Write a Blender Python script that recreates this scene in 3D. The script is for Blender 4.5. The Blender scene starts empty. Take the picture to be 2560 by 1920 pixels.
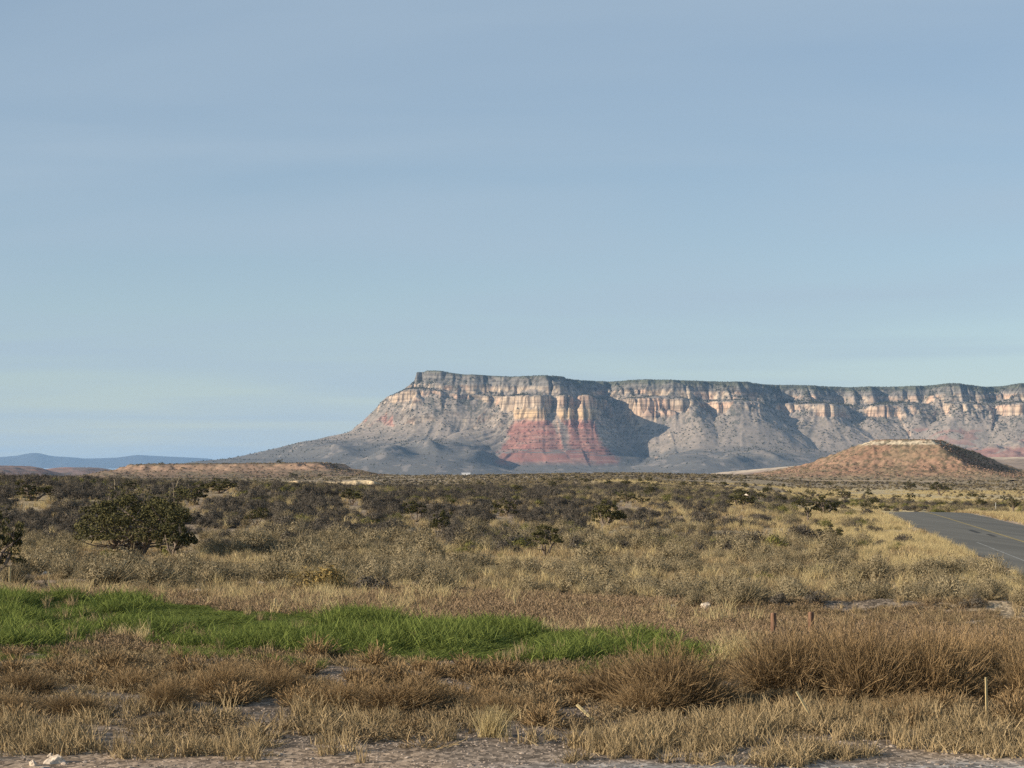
import bpy, math, random
import numpy as np

rng = np.random.default_rng(7)
random.seed(7)
sc = bpy.context.scene
col = sc.collection

# ------------------------------------------------------------------ camera, sky, sun, exposure
F = 2133.0        # focal length in picture widths of 1024
HZ = 470.0        # picture row of the true horizon
CX = 512.0
CH = 5.2          # camera height over the near ground
cam_d = bpy.data.cameras.new("camera")
cam_d.sensor_width = 36.0
cam_d.lens = 36.0 * F / 1024.0
cam_d.shift_y = (HZ - 384.0) / 1024.0
cam_d.clip_start = 0.5
cam_d.clip_end = 200000.0
cam = bpy.data.objects.new("camera", cam_d)
cam.location = (0, 0, CH)
cam.rotation_euler = (math.radians(90), 0, 0)
col.objects.link(cam)
sc.camera = cam

SUN_EL = 20.0
SUN_BEHIND = 20.0           # degrees behind the picture's left
sd = np.array([-math.cos(math.radians(SUN_BEHIND)) * math.cos(math.radians(SUN_EL)),
               -math.sin(math.radians(SUN_BEHIND)) * math.cos(math.radians(SUN_EL)),
               math.sin(math.radians(SUN_EL))])
sun_d = bpy.data.lights.new("sun", 'SUN')
sun_d.energy = 5.0
sun_d.angle = math.radians(0.5)
sun_d.color = (1.0, 0.86, 0.68)
sun = bpy.data.objects.new("sun", sun_d)
from mathutils import Vector
sun.rotation_euler = Vector((sd[0], sd[1], sd[2])).to_track_quat('Z', 'Y').to_euler()
sun.location = (-200, -100, 200)
col.objects.link(sun)

w = bpy.data.worlds.new("World")
sc.world = w
w.use_nodes = True
nt = w.node_tree
for n in list(nt.nodes):
    nt.nodes.remove(n)
def N(nt, t, **kw):
    n = nt.nodes.new(t)
    for k, v in kw.items():
        setattr(n, k, v)
    return n
wo = N(nt, 'ShaderNodeOutputWorld')
bg = N(nt, 'ShaderNodeBackground')
bg.inputs['Strength'].default_value = 0.080
sky = N(nt, 'ShaderNodeTexSky', sky_type='NISHITA')
sky.sun_disc = False
sky.sun_elevation = math.radians(SUN_EL)
sky.sun_rotation = math.atan2(sd[0], sd[1])
sky.altitude = 1400
sky.air_density = 1.0
sky.dust_density = 0.35
sky.ozone_density = 1.6
# thin streaked high cloud, laid out on a plane high above the ground
tc = N(nt, 'ShaderNodeTexCoord')
sep = N(nt, 'ShaderNodeSeparateXYZ')
nt.links.new(tc.outputs['Generated'], sep.inputs[0])
def M(nt, op, a, b=None, c=None):
    n = N(nt, 'ShaderNodeMath', operation=op)
    for i, v in enumerate((a, b, c)):
        if v is None:
            continue
        if isinstance(v, (int, float)):
            n.inputs[i].default_value = v
        else:
            nt.links.new(v, n.inputs[i])
    return n.outputs[0]
zc = M(nt, 'MAXIMUM', M(nt, 'ADD', sep.outputs[2], 0.06), 0.02)
px_ = M(nt, 'DIVIDE', sep.outputs[0], zc)
py_ = M(nt, 'DIVIDE', sep.outputs[1], zc)
cmb = N(nt, 'ShaderNodeCombineXYZ')
nt.links.new(M(nt, 'ADD', M(nt, 'MULTIPLY', px_, 0.55), M(nt, 'MULTIPLY', py_, 0.06)), cmb.inputs[0])
nt.links.new(M(nt, 'MULTIPLY', py_, 0.9), cmb.inputs[1])
nz = N(nt, 'ShaderNodeTexNoise')
nz.inputs['Scale'].default_value = 0.9
nz.inputs['Detail'].default_value = 5
nz.inputs['Roughness'].default_value = 0.45
nz.inputs['Distortion'].default_value = 0.5
nt.links.new(cmb.outputs[0], nz.inputs['Vector'])
rp = N(nt, 'ShaderNodeValToRGB')
rp.color_ramp.elements[0].position = 0.36
rp.color_ramp.elements[1].position = 0.66
nt.links.new(nz.outputs['Fac'], rp.inputs[0])
mx = N(nt, 'ShaderNodeMix', data_type='RGBA')
nt.links.new(M(nt, 'ADD', M(nt, 'MULTIPLY', rp.outputs[0], 0.40), 0.34), mx.inputs['Factor'])
nt.links.new(sky.outputs[0], mx.inputs['A'])
mx.inputs['B'].default_value = (3.72, 4.70, 5.65, 1)
nt.links.new(mx.outputs['Result'], bg.inputs['Color'])
nt.links.new(bg.outputs[0], wo.inputs[0])

sc.view_settings.view_transform = 'Standard'
sc.view_settings.look = 'None'
sc.view_settings.exposure = 0.48
sc.view_settings.gamma = 1.0
sc.view_settings.use_curve_mapping = False
sc.cycles.max_bounces = 4
sc.cycles.diffuse_bounces = 2
sc.cycles.transmission_bounces = 2
sc.cycles.transparent_max_bounces = 4
sc.cycles.volume_bounces = 1
sc.cycles.use_denoising = False
sc.cycles.use_adaptive_sampling = False

# ------------------------------------------------------------------ helpers
def hash2(ix, iy, s):
    h = (ix.astype(np.int64) * 374761393 + iy.astype(np.int64) * 668265263 + s * 2147483647) & 0xFFFFFFFF
    h = ((h ^ (h >> 13)) * 1274126177) & 0xFFFFFFFF
    h = h ^ (h >> 16)
    return (h & 0xFFFFFF) / float(0xFFFFFF)

def vnoise(x, y, s=0):
    x = np.asarray(x, float); y = np.asarray(y, float)
    ix = np.floor(x); iy = np.floor(y)
    fx = x - ix; fy = y - iy
    fx = fx * fx * fx * (fx * (fx * 6 - 15) + 10); fy = fy * fy * fy * (fy * (fy * 6 - 15) + 10)
    a = hash2(ix, iy, s); b = hash2(ix + 1, iy, s); c = hash2(ix, iy + 1, s); d = hash2(ix + 1, iy + 1, s)
    return (a * (1 - fx) + b * fx) * (1 - fy) + (c * (1 - fx) + d * fx) * fy

def fbm(x, y, s=0, o=4, g=0.5):
    t = 0; a = 1.0; n = 0
    for i in range(o):
        t = t + a * vnoise(x * 2 ** i + 13.7 * i, y * 2 ** i - 7.3 * i, s + i)
        n += a; a *= g
    return t / n          # 0..1

def ridged(x, y, s=0, o=3):
    t = 0; a = 1.0; n = 0
    for i in range(o):
        t = t + a * (1 - np.abs(2 * vnoise(x * 2 ** i + 5.1 * i, y * 2 ** i + 3.3 * i, s + i) - 1))
        n += a; a *= 0.5
    return t / n

def sstep(a, b, x):
    t = np.clip((np.asarray(x, float) - a) / (b - a), 0, 1)
    return t * t * (3 - 2 * t)

def lerp(a, b, t):
    return a + (b - a) * t

def mixc(c, d, t):
    return c + (np.asarray(d, float) - c) * np.asarray(t)[..., None]

def mesh_from(name, verts, faces, cols=None, vatt=None, smooth=False):
    """faces: (n,4) or (n,3) int array, or list"""
    me = bpy.data.meshes.new(name)
    verts = np.asarray(verts, np.float32)
    if isinstance(faces, np.ndarray):
        k = faces.shape[1]
        me.vertices.add(len(verts)); me.vertices.foreach_set('co', verts.ravel())
        me.loops.add(faces.size); me.loops.foreach_set('vertex_index', faces.astype(np.int32).ravel())
        me.polygons.add(len(faces))
        me.polygons.foreach_set('loop_start', np.arange(0, faces.size, k, dtype=np.int32))
        me.polygons.foreach_set('loop_total', np.full(len(faces), k, dtype=np.int32))
        me.update(calc_edges=True)
    else:
        me.from_pydata([tuple(v) for v in verts], [], faces)
    if cols is not None:
        at = me.attributes.new('Col', 'FLOAT_COLOR', 'POINT')
        c4 = np.ones((len(verts), 4), np.float32); c4[:, :3] = cols
        at.data.foreach_set('color', c4.ravel())
    if vatt is not None:
        at = me.attributes.new('v', 'FLOAT', 'POINT')
        at.data.foreach_set('value', np.asarray(vatt, np.float32))
    if smooth:
        me.polygons.foreach_set('use_smooth', np.ones(len(me.polygons), bool))
    return me

def grid_faces(nr, nc):
    i = np.arange((nr - 1) * nc).reshape(nr - 1, nc)[:, :-1]
    return np.stack([i, i + 1, i + nc + 1, i + nc], -1).reshape(-1, 4)

def link(name, me, mat=None, parent=None, loc=(0, 0, 0), rz=0.0, scl=(1, 1, 1)):
    o = bpy.data.objects.new(name, me)
    col.objects.link(o)
    if mat is not None and me is not None and not me.materials:
        me.materials.append(mat)
    o.location = loc; o.rotation_euler = (0, 0, rz); o.scale = scl
    if parent is not None:
        o.parent = parent
    return o

def tag(o, label=None, cat=None, group=None, kind=None):
    if label: o['label'] = label
    if cat: o['category'] = cat
    if group: o['group'] = group
    if kind: o['kind'] = kind
    return o

# ------------------------------------------------------------------ materials
def mat_new(name):
    m = bpy.data.materials.new(name); m.use_nodes = True
    nt = m.node_tree
    b = nt.nodes['Principled BSDF']
    b.inputs['Roughness'].default_value = 0.95
    b.inputs['Specular IOR Level'].default_value = 0.1
    return m, nt, b

def mat_col(name, scale=0.0, amt=0.3, bump=0.0, bscale=None):
    """colour of the rock or earth from the mesh, with finer procedural grain"""
    m, nt, b = mat_new(name)
    at = N(nt, 'ShaderNodeAttribute', attribute_name='Col')
    out = at.outputs['Color']
    if scale:
        ge = N(nt, 'ShaderNodeNewGeometry')
        nz = N(nt, 'ShaderNodeTexNoise')
        nz.inputs['Scale'].default_value = scale
        nz.inputs['Detail'].default_value = 6
        nz.inputs['Roughness'].default_value = 0.7
        nt.links.new(ge.outputs['Position'], nz.inputs['Vector'])
        mr = N(nt, 'ShaderNodeMapRange')
        mr.inputs['From Min'].default_value = 0.3; mr.inputs['From Max'].default_value = 0.7
        mr.inputs['To Min'].default_value = 1 - amt; mr.inputs['To Max'].default_value = 1 + amt
        nt.links.new(nz.outputs['Fac'], mr.inputs['Value'])
        mu = N(nt, 'ShaderNodeMix', data_type='RGBA', blend_type='MULTIPLY')
        mu.inputs['Factor'].default_value = 1
        nt.links.new(out, mu.inputs['A'])
        nt.links.new(mr.outputs[0], mu.inputs['B'])
        out = mu.outputs['Result']
        if bump:
            bp = N(nt, 'ShaderNodeBump')
            bp.inputs['Strength'].default_value = 0.8
            bp.inputs['Distance'].default_value = bump
            nt.links.new(nz.outputs['Fac'], bp.inputs['Height'])
            nt.links.new(bp.outputs[0], b.inputs['Normal'])
    nt.links.new(out, b.inputs['Base Color'])
    return m

def mat_leaf(name, c0, c1, trans=0.0, obj_amt=0.5):
    """two tones, mixed by each leaf's and each plant's own number"""
    m, nt, b = mat_new(name)
    at = N(nt, 'ShaderNodeAttribute', attribute_name='v')
    oi = N(nt, 'ShaderNodeObjectInfo')
    f = M(nt, 'ADD', M(nt, 'MULTIPLY', at.outputs['Fac'], 1 - obj_amt), M(nt, 'MULTIPLY', oi.outputs['Random'], obj_amt))
    mx = N(nt, 'ShaderNodeMix', data_type='RGBA')
    nt.links.new(f, mx.inputs['Factor'])
    mx.inputs['A'].default_value = (*c0, 1); mx.inputs['B'].default_value = (*c1, 1)
    nt.links.new(mx.outputs['Result'], b.inputs['Base Color'])
    if trans:
        tr = N(nt, 'ShaderNodeBsdfTranslucent')
        nt.links.new(mx.outputs['Result'], tr.inputs['Color'])
        ms = N(nt, 'ShaderNodeMixShader')
        ms.inputs[0].default_value = trans
        nt.links.new(b.outputs[0], ms.inputs[1]); nt.links.new(tr.outputs[0], ms.inputs[2])
        nt.links.new(ms.outputs[0], nt.nodes['Material Output'].inputs[0])
    return m

def mat_noise(name, c0, c1, scale=5.0, rough=0.9, bump=0.0, stretch=(1, 1, 1)):
    m, nt, b = mat_new(name)
    b.inputs['Roughness'].default_value = rough
    tc = N(nt, 'ShaderNodeTexCoord'); mp = N(nt, 'ShaderNodeMapping')
    mp.inputs['Scale'].default_value = stretch
    nt.links.new(tc.outputs['Object'], mp.inputs[0])
    nz = N(nt, 'ShaderNodeTexNoise'); nz.inputs['Scale'].default_value = scale; nz.inputs['Detail'].default_value = 6
    nt.links.new(mp.outputs[0], nz.inputs['Vector'])
    rp = N(nt, 'ShaderNodeValToRGB')
    rp.color_ramp.elements[0].position = 0.35; rp.color_ramp.elements[1].position = 0.68
    rp.color_ramp.elements[0].color = (*c0, 1); rp.color_ramp.elements[1].color = (*c1, 1)
    nt.links.new(nz.outputs['Fac'], rp.inputs[0])
    nt.links.new(rp.outputs[0], b.inputs['Base Color'])
    if bump:
        bp = N(nt, 'ShaderNodeBump'); bp.inputs['Distance'].default_value = bump
        nt.links.new(nz.outputs['Fac'], bp.inputs['Height']); nt.links.new(bp.outputs[0], b.inputs['Normal'])
    return m

MT = {
 'mesa': mat_col('mesa_rock', 0.05, 0.16),
 'butte': mat_col('butte_rock', 0.5, 0.30, 0.3),
 'ground': mat_col('desert_soil', 3.0, 0.38, 0.03),
 'sage': mat_leaf('sage_twigs', (0.048, 0.042, 0.035), (0.148, 0.127, 0.098)),
 'olive': mat_leaf('olive_leaves', (0.155, 0.125, 0.072), (0.36, 0.295, 0.18)),
 'golden': mat_leaf('golden_leaves', (0.15, 0.11, 0.045), (0.40, 0.29, 0.11)),
 'green_shrub': mat_leaf('yellow_green_leaves', (0.095, 0.10, 0.028), (0.22, 0.20, 0.07)),
 'juniper': mat_leaf('juniper_leaves', (0.036, 0.038, 0.016), (0.125, 0.112, 0.048), 0.0, 0.3),
 'bark': mat_noise('juniper_bark', (0.09, 0.07, 0.055), (0.26, 0.21, 0.17), 6, 0.95, 0.02, (1, 1, .2)),
 'deadwood': mat_noise('grey_dead_wood', (0.25, 0.21, 0.17), (0.45, 0.40, 0.34), 6, 0.95, 0.01, (1, 1, .2)),
 'thistle': mat_leaf('brown_thistle', (0.085, 0.058, 0.032), (0.40, 0.275, 0.14), 0.0, 0.35),
 'weed': mat_leaf('brown_weed', (0.085, 0.063, 0.038), (0.37, 0.275, 0.155), 0.0, 0.5),
 'redweed': mat_leaf('rusty_weed', (0.13, 0.092, 0.056), (0.41, 0.295, 0.18), 0.0, 0.45),
 'dry': mat_leaf('dry_grass', (0.14, 0.104, 0.056), (0.48, 0.365, 0.205), 0.05, 0.45),
 'pale': mat_leaf('pale_grass', (0.38, 0.30, 0.15), (0.66, 0.54, 0.29), 0.25, 0.4),
 'greengrass': mat_leaf('green_grass', (0.040, 0.064, 0.014), (0.25, 0.295, 0.078), 0.22, 0.3),
 'yucca': mat_leaf('yucca_blades', (0.07, 0.075, 0.035), (0.19, 0.18, 0.085)),
 'stalk': mat_noise('dry_stalk', (0.36, 0.29, 0.19), (0.52, 0.43, 0.29), 8),
 'stake': mat_noise('survey_stake_wood', (0.50, 0.38, 0.18), (0.68, 0.54, 0.30), 9, 0.8, 0.003, (1, 1, .15)),
 'post': mat_noise('weathered_post_wood', (0.15, 0.085, 0.055), (0.26, 0.155, 0.10), 14, 0.85, 0.006, (1, 1, .12)),
 'steel': mat_noise('dull_steel', (0.22, 0.22, 0.23), (0.34, 0.34, 0.35), 20, 0.5),
 'stone': mat_noise('pale_stone', (0.42, 0.34, 0.26), (0.68, 0.58, 0.46), 3, 0.95, 0.03),
 'greystone': mat_noise('grey_stone', (0.20, 0.19, 0.175), (0.36, 0.34, 0.31), 3, 0.95, 0.03),
 'pebble': mat_leaf('gravel', (0.15, 0.12, 0.095), (0.44, 0.36, 0.29), 0.0, 0.9),
 'whitepost': mat_noise('white_post_paint', (.62, .60, .56), (.78, .76, .72), 5),
 'asphalt': None,
}

def strata(m):
    nt = m.node_tree; b = nt.nodes['Principled BSDF']
    src = b.inputs['Base Color'].links[0].from_socket
    ge = N(nt, 'ShaderNodeNewGeometry')
    sp = N(nt, 'ShaderNodeSeparateXYZ'); nt.links.new(ge.outputs['True Normal'], sp.inputs[0])
    steep = N(nt, 'ShaderNodeMapRange'); steep.inputs['From Min'].default_value = .80; steep.inputs['From Max'].default_value = .62
    nt.links.new(sp.outputs[2], steep.inputs['Value'])
    def layer(scl, lo, hi, a, c, det):
        mp = N(nt, 'ShaderNodeMapping'); mp.inputs['Scale'].default_value = scl
        nt.links.new(ge.outputs['Position'], mp.inputs[0])
        nz = N(nt, 'ShaderNodeTexNoise'); nz.inputs['Scale'].default_value = 1; nz.inputs['Detail'].default_value = det
        nt.links.new(mp.outputs[0], nz.inputs['Vector'])
        mr = N(nt, 'ShaderNodeMapRange'); mr.inputs['From Min'].default_value = lo; mr.inputs['From Max'].default_value = hi
        mr.inputs['To Min'].default_value = a; mr.inputs['To Max'].default_value = c
        nt.links.new(nz.outputs['Fac'], mr.inputs['Value']); return mr.outputs[0]
    k = M(nt, 'MULTIPLY', layer((.055, .055, .006), .40, .50, .48, 1.08, 3), layer((.003, .003, .11), .42, .52, .74, 1.10, 2))
    k = M(nt, 'ADD', M(nt, 'MULTIPLY', k, steep.outputs[0]), M(nt, 'SUBTRACT', 1.0, steep.outputs[0]))
    mu = N(nt, 'ShaderNodeMix', data_type='RGBA', blend_type='MULTIPLY'); mu.inputs['Factor'].default_value = 1
    nt.links.new(src, mu.inputs['A']); nt.links.new(k, mu.inputs['B'])
    nt.links.new(mu.outputs['Result'], b.inputs['Base Color'])
def gravelly(m):
    # grit and small stones in the soil, finer than the mesh
    nt = m.node_tree; b = nt.nodes['Principled BSDF']
    src = b.inputs['Base Color'].links[0].from_socket
    ge = N(nt, 'ShaderNodeNewGeometry')
    mp = N(nt, 'ShaderNodeMapping'); mp.inputs['Scale'].default_value = (1, .55, 1)
    nt.links.new(ge.outputs['Position'], mp.inputs[0])
    vo = N(nt, 'ShaderNodeTexVoronoi'); vo.inputs['Scale'].default_value = 11.0
    nt.links.new(mp.outputs[0], vo.inputs['Vector'])
    hs = N(nt, 'ShaderNodeSeparateXYZ'); nt.links.new(vo.outputs['Color'], hs.inputs[0])
    nz = N(nt, 'ShaderNodeTexNoise'); nz.inputs['Scale'].default_value = 1.3; nz.inputs['Detail'].default_value = 4
    nt.links.new(mp.outputs[0], nz.inputs['Vector'])
    v = M(nt, 'MULTIPLY', M(nt, 'POWER', hs.outputs[0], 1.6), 1.15)
    v = M(nt, 'ADD', v, M(nt, 'MULTIPLY', nz.outputs['Fac'], .9))
    mu = N(nt, 'ShaderNodeMix', data_type='RGBA', blend_type='MULTIPLY'); mu.inputs['Factor'].default_value = 1
    nt.links.new(src, mu.inputs['A']); nt.links.new(v, mu.inputs['B'])
    nt.links.new(mu.outputs['Result'], b.inputs['Base Color'])
gravelly(MT['ground'])
MT['cliff'] = mat_col('cliff_rock', 0.05, 0.16)
strata(MT['cliff'])

# ------------------------------------------------------------------ the lie of the land
DN = np.array([0, 130, 160, 200, 240, 270, 300, 350, 400, 500, 650, 900, 1200, 1500, 2000, 3000, 5000, 9000, 90000.])
UN = np.array([-0.24, -0.14, -0.06, 0.05, 0.10, 0.15, 0.24])
ZN = np.array([
 [0, 0, .5, 1.9, 3.2, 3.85, 3.7, 3.0, 2.2, 0.4, -1.5, -2.6, -2.6, -2.0, -4, -12, -18, -18, -18],
 [0, 0, .5, 1.5, 2.6, 3.0, 2.9, 2.3, 1.5, 0.2, -1.4, -2.4, -2.0, -1.0, -3, -12, -18, -18, -18],
 [0, 0, .4, 1.2, 1.9, 2.2, 2.2, 1.8, 1.2, 0.3, -0.5, -1.7, -0.6, 0.9, -1, -12, -18, -18, -18],
 [0, 0, .2, .6, 1.0, 1.2, 1.3, 1.5, 1.5, 1.6, 1.9, 2.4, 3.0, 2.6, 0, -12, -18, -18, -18],
 [0, 0, .1, .4, .7, .8, .8, .8, .7, .6, .6, .8, 1.5, 1.5, -1, -12, -18, -18, -18],
 [0, 0, 0, 0, 0, -0.1, -.5, -0.8, -1.0, -1.3, -1.5, -1.6, -1.6, -1.4, -3, -12, -18, -18, -18],
 [0, 0, 0, 0, 0, -0.25, -.9, -1.3, -1.6, -1.9, -2.1, -2.3, -2.5, -2.2, -3, -12, -18, -18, -18],
])
LD = np.log(DN + 60)
def road_left(y):
    return 25.0 + (np.asarray(y, float) - 105.0) * 0.131
RW = 10.2           # road width
def G(x, y):
    """height of the ground"""
    x = np.asarray(x, float); y = np.asarray(y, float)
    d = np.maximum(y, 0.0)
    u = x / np.maximum(d, 20.0)
    zs = np.stack([np.interp(np.log(d + 60), LD, ZN[k]) for k in range(len(UN))], 0)
    ui = np.clip(np.interp(u, UN, np.arange(len(UN))), 0, len(UN) - 1.0001)
    k = np.floor(ui).astype(int); t = ui - k
    t = t * t * (3 - 2 * t)
    flat = np.take_along_axis(zs.reshape(len(UN), -1), k.reshape(1, -1), 0)[0] * (1 - t.ravel()) \
         + np.take_along_axis(zs.reshape(len(UN), -1), (k + 1).reshape(1, -1), 0)[0] * t.ravel()
    z = flat.reshape(x.shape)
    # small unevenness
    b = (fbm(x / 9, y / 9, 3, 3) - 0.5) * 0.35 + (fbm(x / 1.7, y / 1.7, 5, 2) - 0.5) * 0.10
    b = b * sstep(41, 46, d) + (fbm(x / 60, y / 90, 9, 3) - 0.5) * 1.2 * sstep(150, 300, d)
    # bank of gravel on the right behind the dead bushes
    bank = np.exp(-((y - 78 - 2.5 * (fbm(x / 8, y / 50, 21, 2) - .5)) / 1.3) ** 2) * sstep(5, 9, x) * (1 - sstep(24, 27, x)) * 0.32
    z = z + b + bank
    # road bed
    rc = road_left(y) + RW / 2
    w_ = 1 - sstep(RW / 2 + 0.7, RW / 2 + 4.0, np.abs(x - rc))
    w_ = w_ * (y > -100) * (1 - sstep(290, 330, y))
    return z * (1 - w_) + road_z(y) * w_
def road_z(y):
    y = np.asarray(y, float)
    return np.interp(y, [-100, 225, 245, 262, 280, 300, 330, 380], [0, 0, -0.02, -0.10, -0.45, -1.1, -2.0, -3.0])

def at(px, py, dmin=30.0, dmax=4000.0):
    """ground point seen at a picture position (1024 x 768)"""
    u = (px - CX) / F
    d = np.exp(np.linspace(math.log(dmin), math.log(dmax), 6000))
    zray = CH - (py - HZ) * d / F
    hit = np.nonzero(G(u * d, d) >= zray)[0]
    i = hit[0] if len(hit) else len(d) - 1
    return np.array([u * d[i], d[i], float(G(np.array([u * d[i]]), np.array([d[i]]))[0])])
S = 2.16015625      # the photograph was measured on a 2212-wide view
def at2(x, y, **k):
    return at(x / S, y / S, **k)

def pix(x, y, z):
    return CX + F * x / y, HZ - F * (z - CH) / y

# ground sheet
ys = np.concatenate([np.linspace(-80, 30, 12)[:-1], np.exp(np.linspace(math.log(30), math.log(420), 560))[:-1],
                     np.exp(np.linspace(math.log(420), math.log(4000), 260))[:-1], np.exp(np.linspace(math.log(4000), math.log(62000), 60))])
tt = np.linspace(-1, 1, 300)
tt = 0.36 * tt + 0.64 * tt ** 5
wid = np.maximum(70, 0.75 * ys)
GX = tt[None, :] * wid[:, None]; GY = np.repeat(ys[:, None], 300, 1)
GZ = G(GX, GY)
GP = CX + F * GX / np.maximum(GY, 1); GR = HZ - F * (GZ - CH) / np.maximum(GY, 1)

def ground_colour(x, y, z):
    d = np.maximum(y, 1.0)
    px = CX + F * x / d
    n1 = fbm(x / 14, y / 14, 31, 4); n2 = fbm(x / 3, y / 3, 41, 4); n3 = fbm(x / 120, y / 200, 51, 4)
    c = np.zeros(x.shape + (3,)) + np.array([0.33, 0.245, 0.17])
    c = mixc(c, [0.25, 0.195, 0.145], sstep(.4, .65, n2))
    c = mixc(c, [0.17, 0.132, 0.098], sstep(110, 84, y) * sstep(39, 40.5, y) * .85)
    # gravel at the very front, grey towards the right
    g = 1 - sstep(37.0, 38.4, y + (n2 - .5) * 2.2 + np.where(x < -1, 0.8, -0.3))
    right = sstep(-3, 2.5, x + (n1 - .5) * 5)
    c = mixc(c, [0.36, 0.27, 0.205], g * (1 - right))
    c = mixc(c, [0.30, 0.285, 0.265], g * right)
    # gravelly bank
    bk = np.exp(-((y - 74) / 7.0) ** 2) * sstep(4, 9, x) * sstep(.35, .6, n1 + .1)
    c = mixc(c, [0.145, 0.118, 0.096], bk * .7)
    # pale straw between the shrubs farther out
    gr = sstep(90, 140, d) * sstep(.36, .62, n1)
    c = mixc(c, [0.40, 0.315, 0.185], gr * 0.75)
    # yellow grass flats beside and beyond the road
    fl = sstep(0.115, 0.16, x / d + (n1 - .5) * .05) * sstep(215, 300, d) * (1 - sstep(700, 1000, d))
    fl = np.maximum(fl, sstep(0.05, 0.08, x / d) * sstep(420, 470, d) * (1 - sstep(520, 620, d)) * sstep(.38, .5, n3 + .08))
    c = mixc(c, [0.55, 0.44, 0.25], fl * lerp(.5, 1.0, sstep(.35, .6, fbm(x / 40, y / 90, 61, 3))))
    sh = sstep(0.12, 0.16, x / d) * np.exp(-((x - road_left(y) + 2.5) / 4.0) ** 2) * (y < 300)
    c = mixc(c, [0.48, 0.37, 0.23], sh * .7)
    shr = np.exp(-((x - road_left(y) - RW - 2.2) / 2.2) ** 2) * (y < 300)
    c = mixc(c, [0.50, 0.39, 0.29], shr * .8)
    # far scrub plain
    fs = sstep(420, 900, d) * (1 - fl)
    c = mixc(c, [0.34, 0.27, 0.175], fs * .85)
    c = mixc(c, [0.26, 0.205, 0.135], fs * sstep(.45, .6, n3))
    # bare pale streaks: tracks and washes far out
    tr = np.exp(-((d - 1330 - 60 * (n3 - .5)) / 26) ** 2) * (px > 700) * (px < 960)
    tr2 = np.exp(-((d - 1750) / 90) ** 2) * (px > 740) * (px < 930)
    c = mixc(c, [0.62, 0.44, 0.30], np.clip(tr + tr2, 0, 1) * .9)
    t3 = np.exp(-((d - 1210 + (px - 300) * 0.5) / 22) ** 2) * (px > 235) * (px < 560)
    c = mixc(c, [0.52, 0.41, 0.28], t3 * .8)
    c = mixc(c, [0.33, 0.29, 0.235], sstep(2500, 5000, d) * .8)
    return c
gme = mesh_from('ground', np.stack([GX, GY, GZ], -1).reshape(-1, 3), grid_faces(*GX.shape),
                ground_colour(GX, GY, GZ).reshape(-1, 3), smooth=True)
tag(link('ground', gme, MT['ground']), kind='structure')

# ------------------------------------------------------------------ road
m, nt_, b_ = mat_new('asphalt')
geo = N(nt_, 'ShaderNodeNewGeometry')
mp = N(nt_, 'ShaderNodeMapping'); mp.inputs['Rotation'].default_value = (0, 0, math.radians(7.5)); mp.inputs['Scale'].default_value = (1.1, 0.02, 1)
nt_.links.new(geo.outputs['Position'], mp.inputs[0])
nz1 = N(nt_, 'ShaderNodeTexNoise'); nz1.inputs['Scale'].default_value = 1.0; nz1.inputs['Detail'].default_value = 3
nt_.links.new(mp.outputs[0], nz1.inputs['Vector'])
nz2 = N(nt_, 'ShaderNodeTexNoise'); nz2.inputs['Scale'].default_value = 12; nz2.inputs['Detail'].default_value = 6
nt_.links.new(geo.outputs['Position'], nz2.inputs['Vector'])
rp_ = N(nt_, 'ShaderNodeValToRGB')
rp_.color_ramp.elements[0].position = 0.36; rp_.color_ramp.elements[0].color = (0.118, 0.114, 0.100, 1)
rp_.color_ramp.elements[1].position = 0.66; rp_.color_ramp.elements[1].color = (0.168, 0.160, 0.138, 1)
nt_.links.new(M(nt_, 'ADD', M(nt_, 'MULTIPLY', nz1.outputs['Fac'], .75), M(nt_, 'MULTIPLY', nz2.outputs['Fac'], .25)), rp_.inputs[0])
nt_.links.new(rp_.outputs[0], b_.inputs['Base Color'])
b_.inputs['Roughness'].default_value = 0.9
MT['asphalt'] = m
ry = np.concatenate([np.arange(-60, 225, 3.0), np.arange(225, 345, 2.0)])
def strip(name, x0, x1, mat, dz, y0=-60, y1=400, parent=None, ragged=0.0):
    yy = ry[(ry >= y0) & (ry <= y1)]
    a = road_left(yy) + x0; b = road_left(yy) + x1
    if ragged:
        a = a + (fbm(yy / 3, yy * 0, 71, 3) - .5) * ragged
        b = b + (fbm(yy / 4, yy * 0 + 9, 73, 3) - .5) * ragged
    nx = 7 if x1 - x0 > 2 else 2
    X = np.stack([a + (b - a) * t for t in np.linspace(0, 1, nx)], 1); Y = np.repeat(yy[:, None], nx, 1)
    crown = 0.10 * (1 - ((X - road_left(Y) - RW / 2) / (RW / 2)) ** 2)
    Z = road_z(Y) + dz + crown
    return link(name, mesh_from(name, np.stack([X, Y, Z], -1).reshape(-1, 3), grid_faces(*X.shape)), mat, parent)
road = tag(strip('road', 0, RW, MT['asphalt'], 0.05, ragged=0.5), 'grey two-lane asphalt road curving over a rise', None, None, 'structure')
yl = mat_noise('worn_yellow_paint', (0.20, 0.17, 0.10), (0.36, 0.28, 0.12), 1.5, .9)
wl = mat_noise('worn_white_paint', (0.17, 0.17, 0.16), (0.33, 0.33, 0.31), 1.5, .9)
strip('centre_line', RW / 2 - .14, RW / 2 + .14, yl, 0.056, parent=road)
strip('edge_line', 1.75, 1.87, wl, 0.056, 60, 152, parent=road)
sk = mat_noise('skid_mark', (0.045, 0.045, 0.043), (0.07, 0.07, 0.066), 2)
strip('skid_mark', 3.6, 4.0, sk, 0.057, 170, 182, parent=road)
strip('skid_mark', 4.05, 4.4, sk, 0.057, 162, 170, parent=road)

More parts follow.
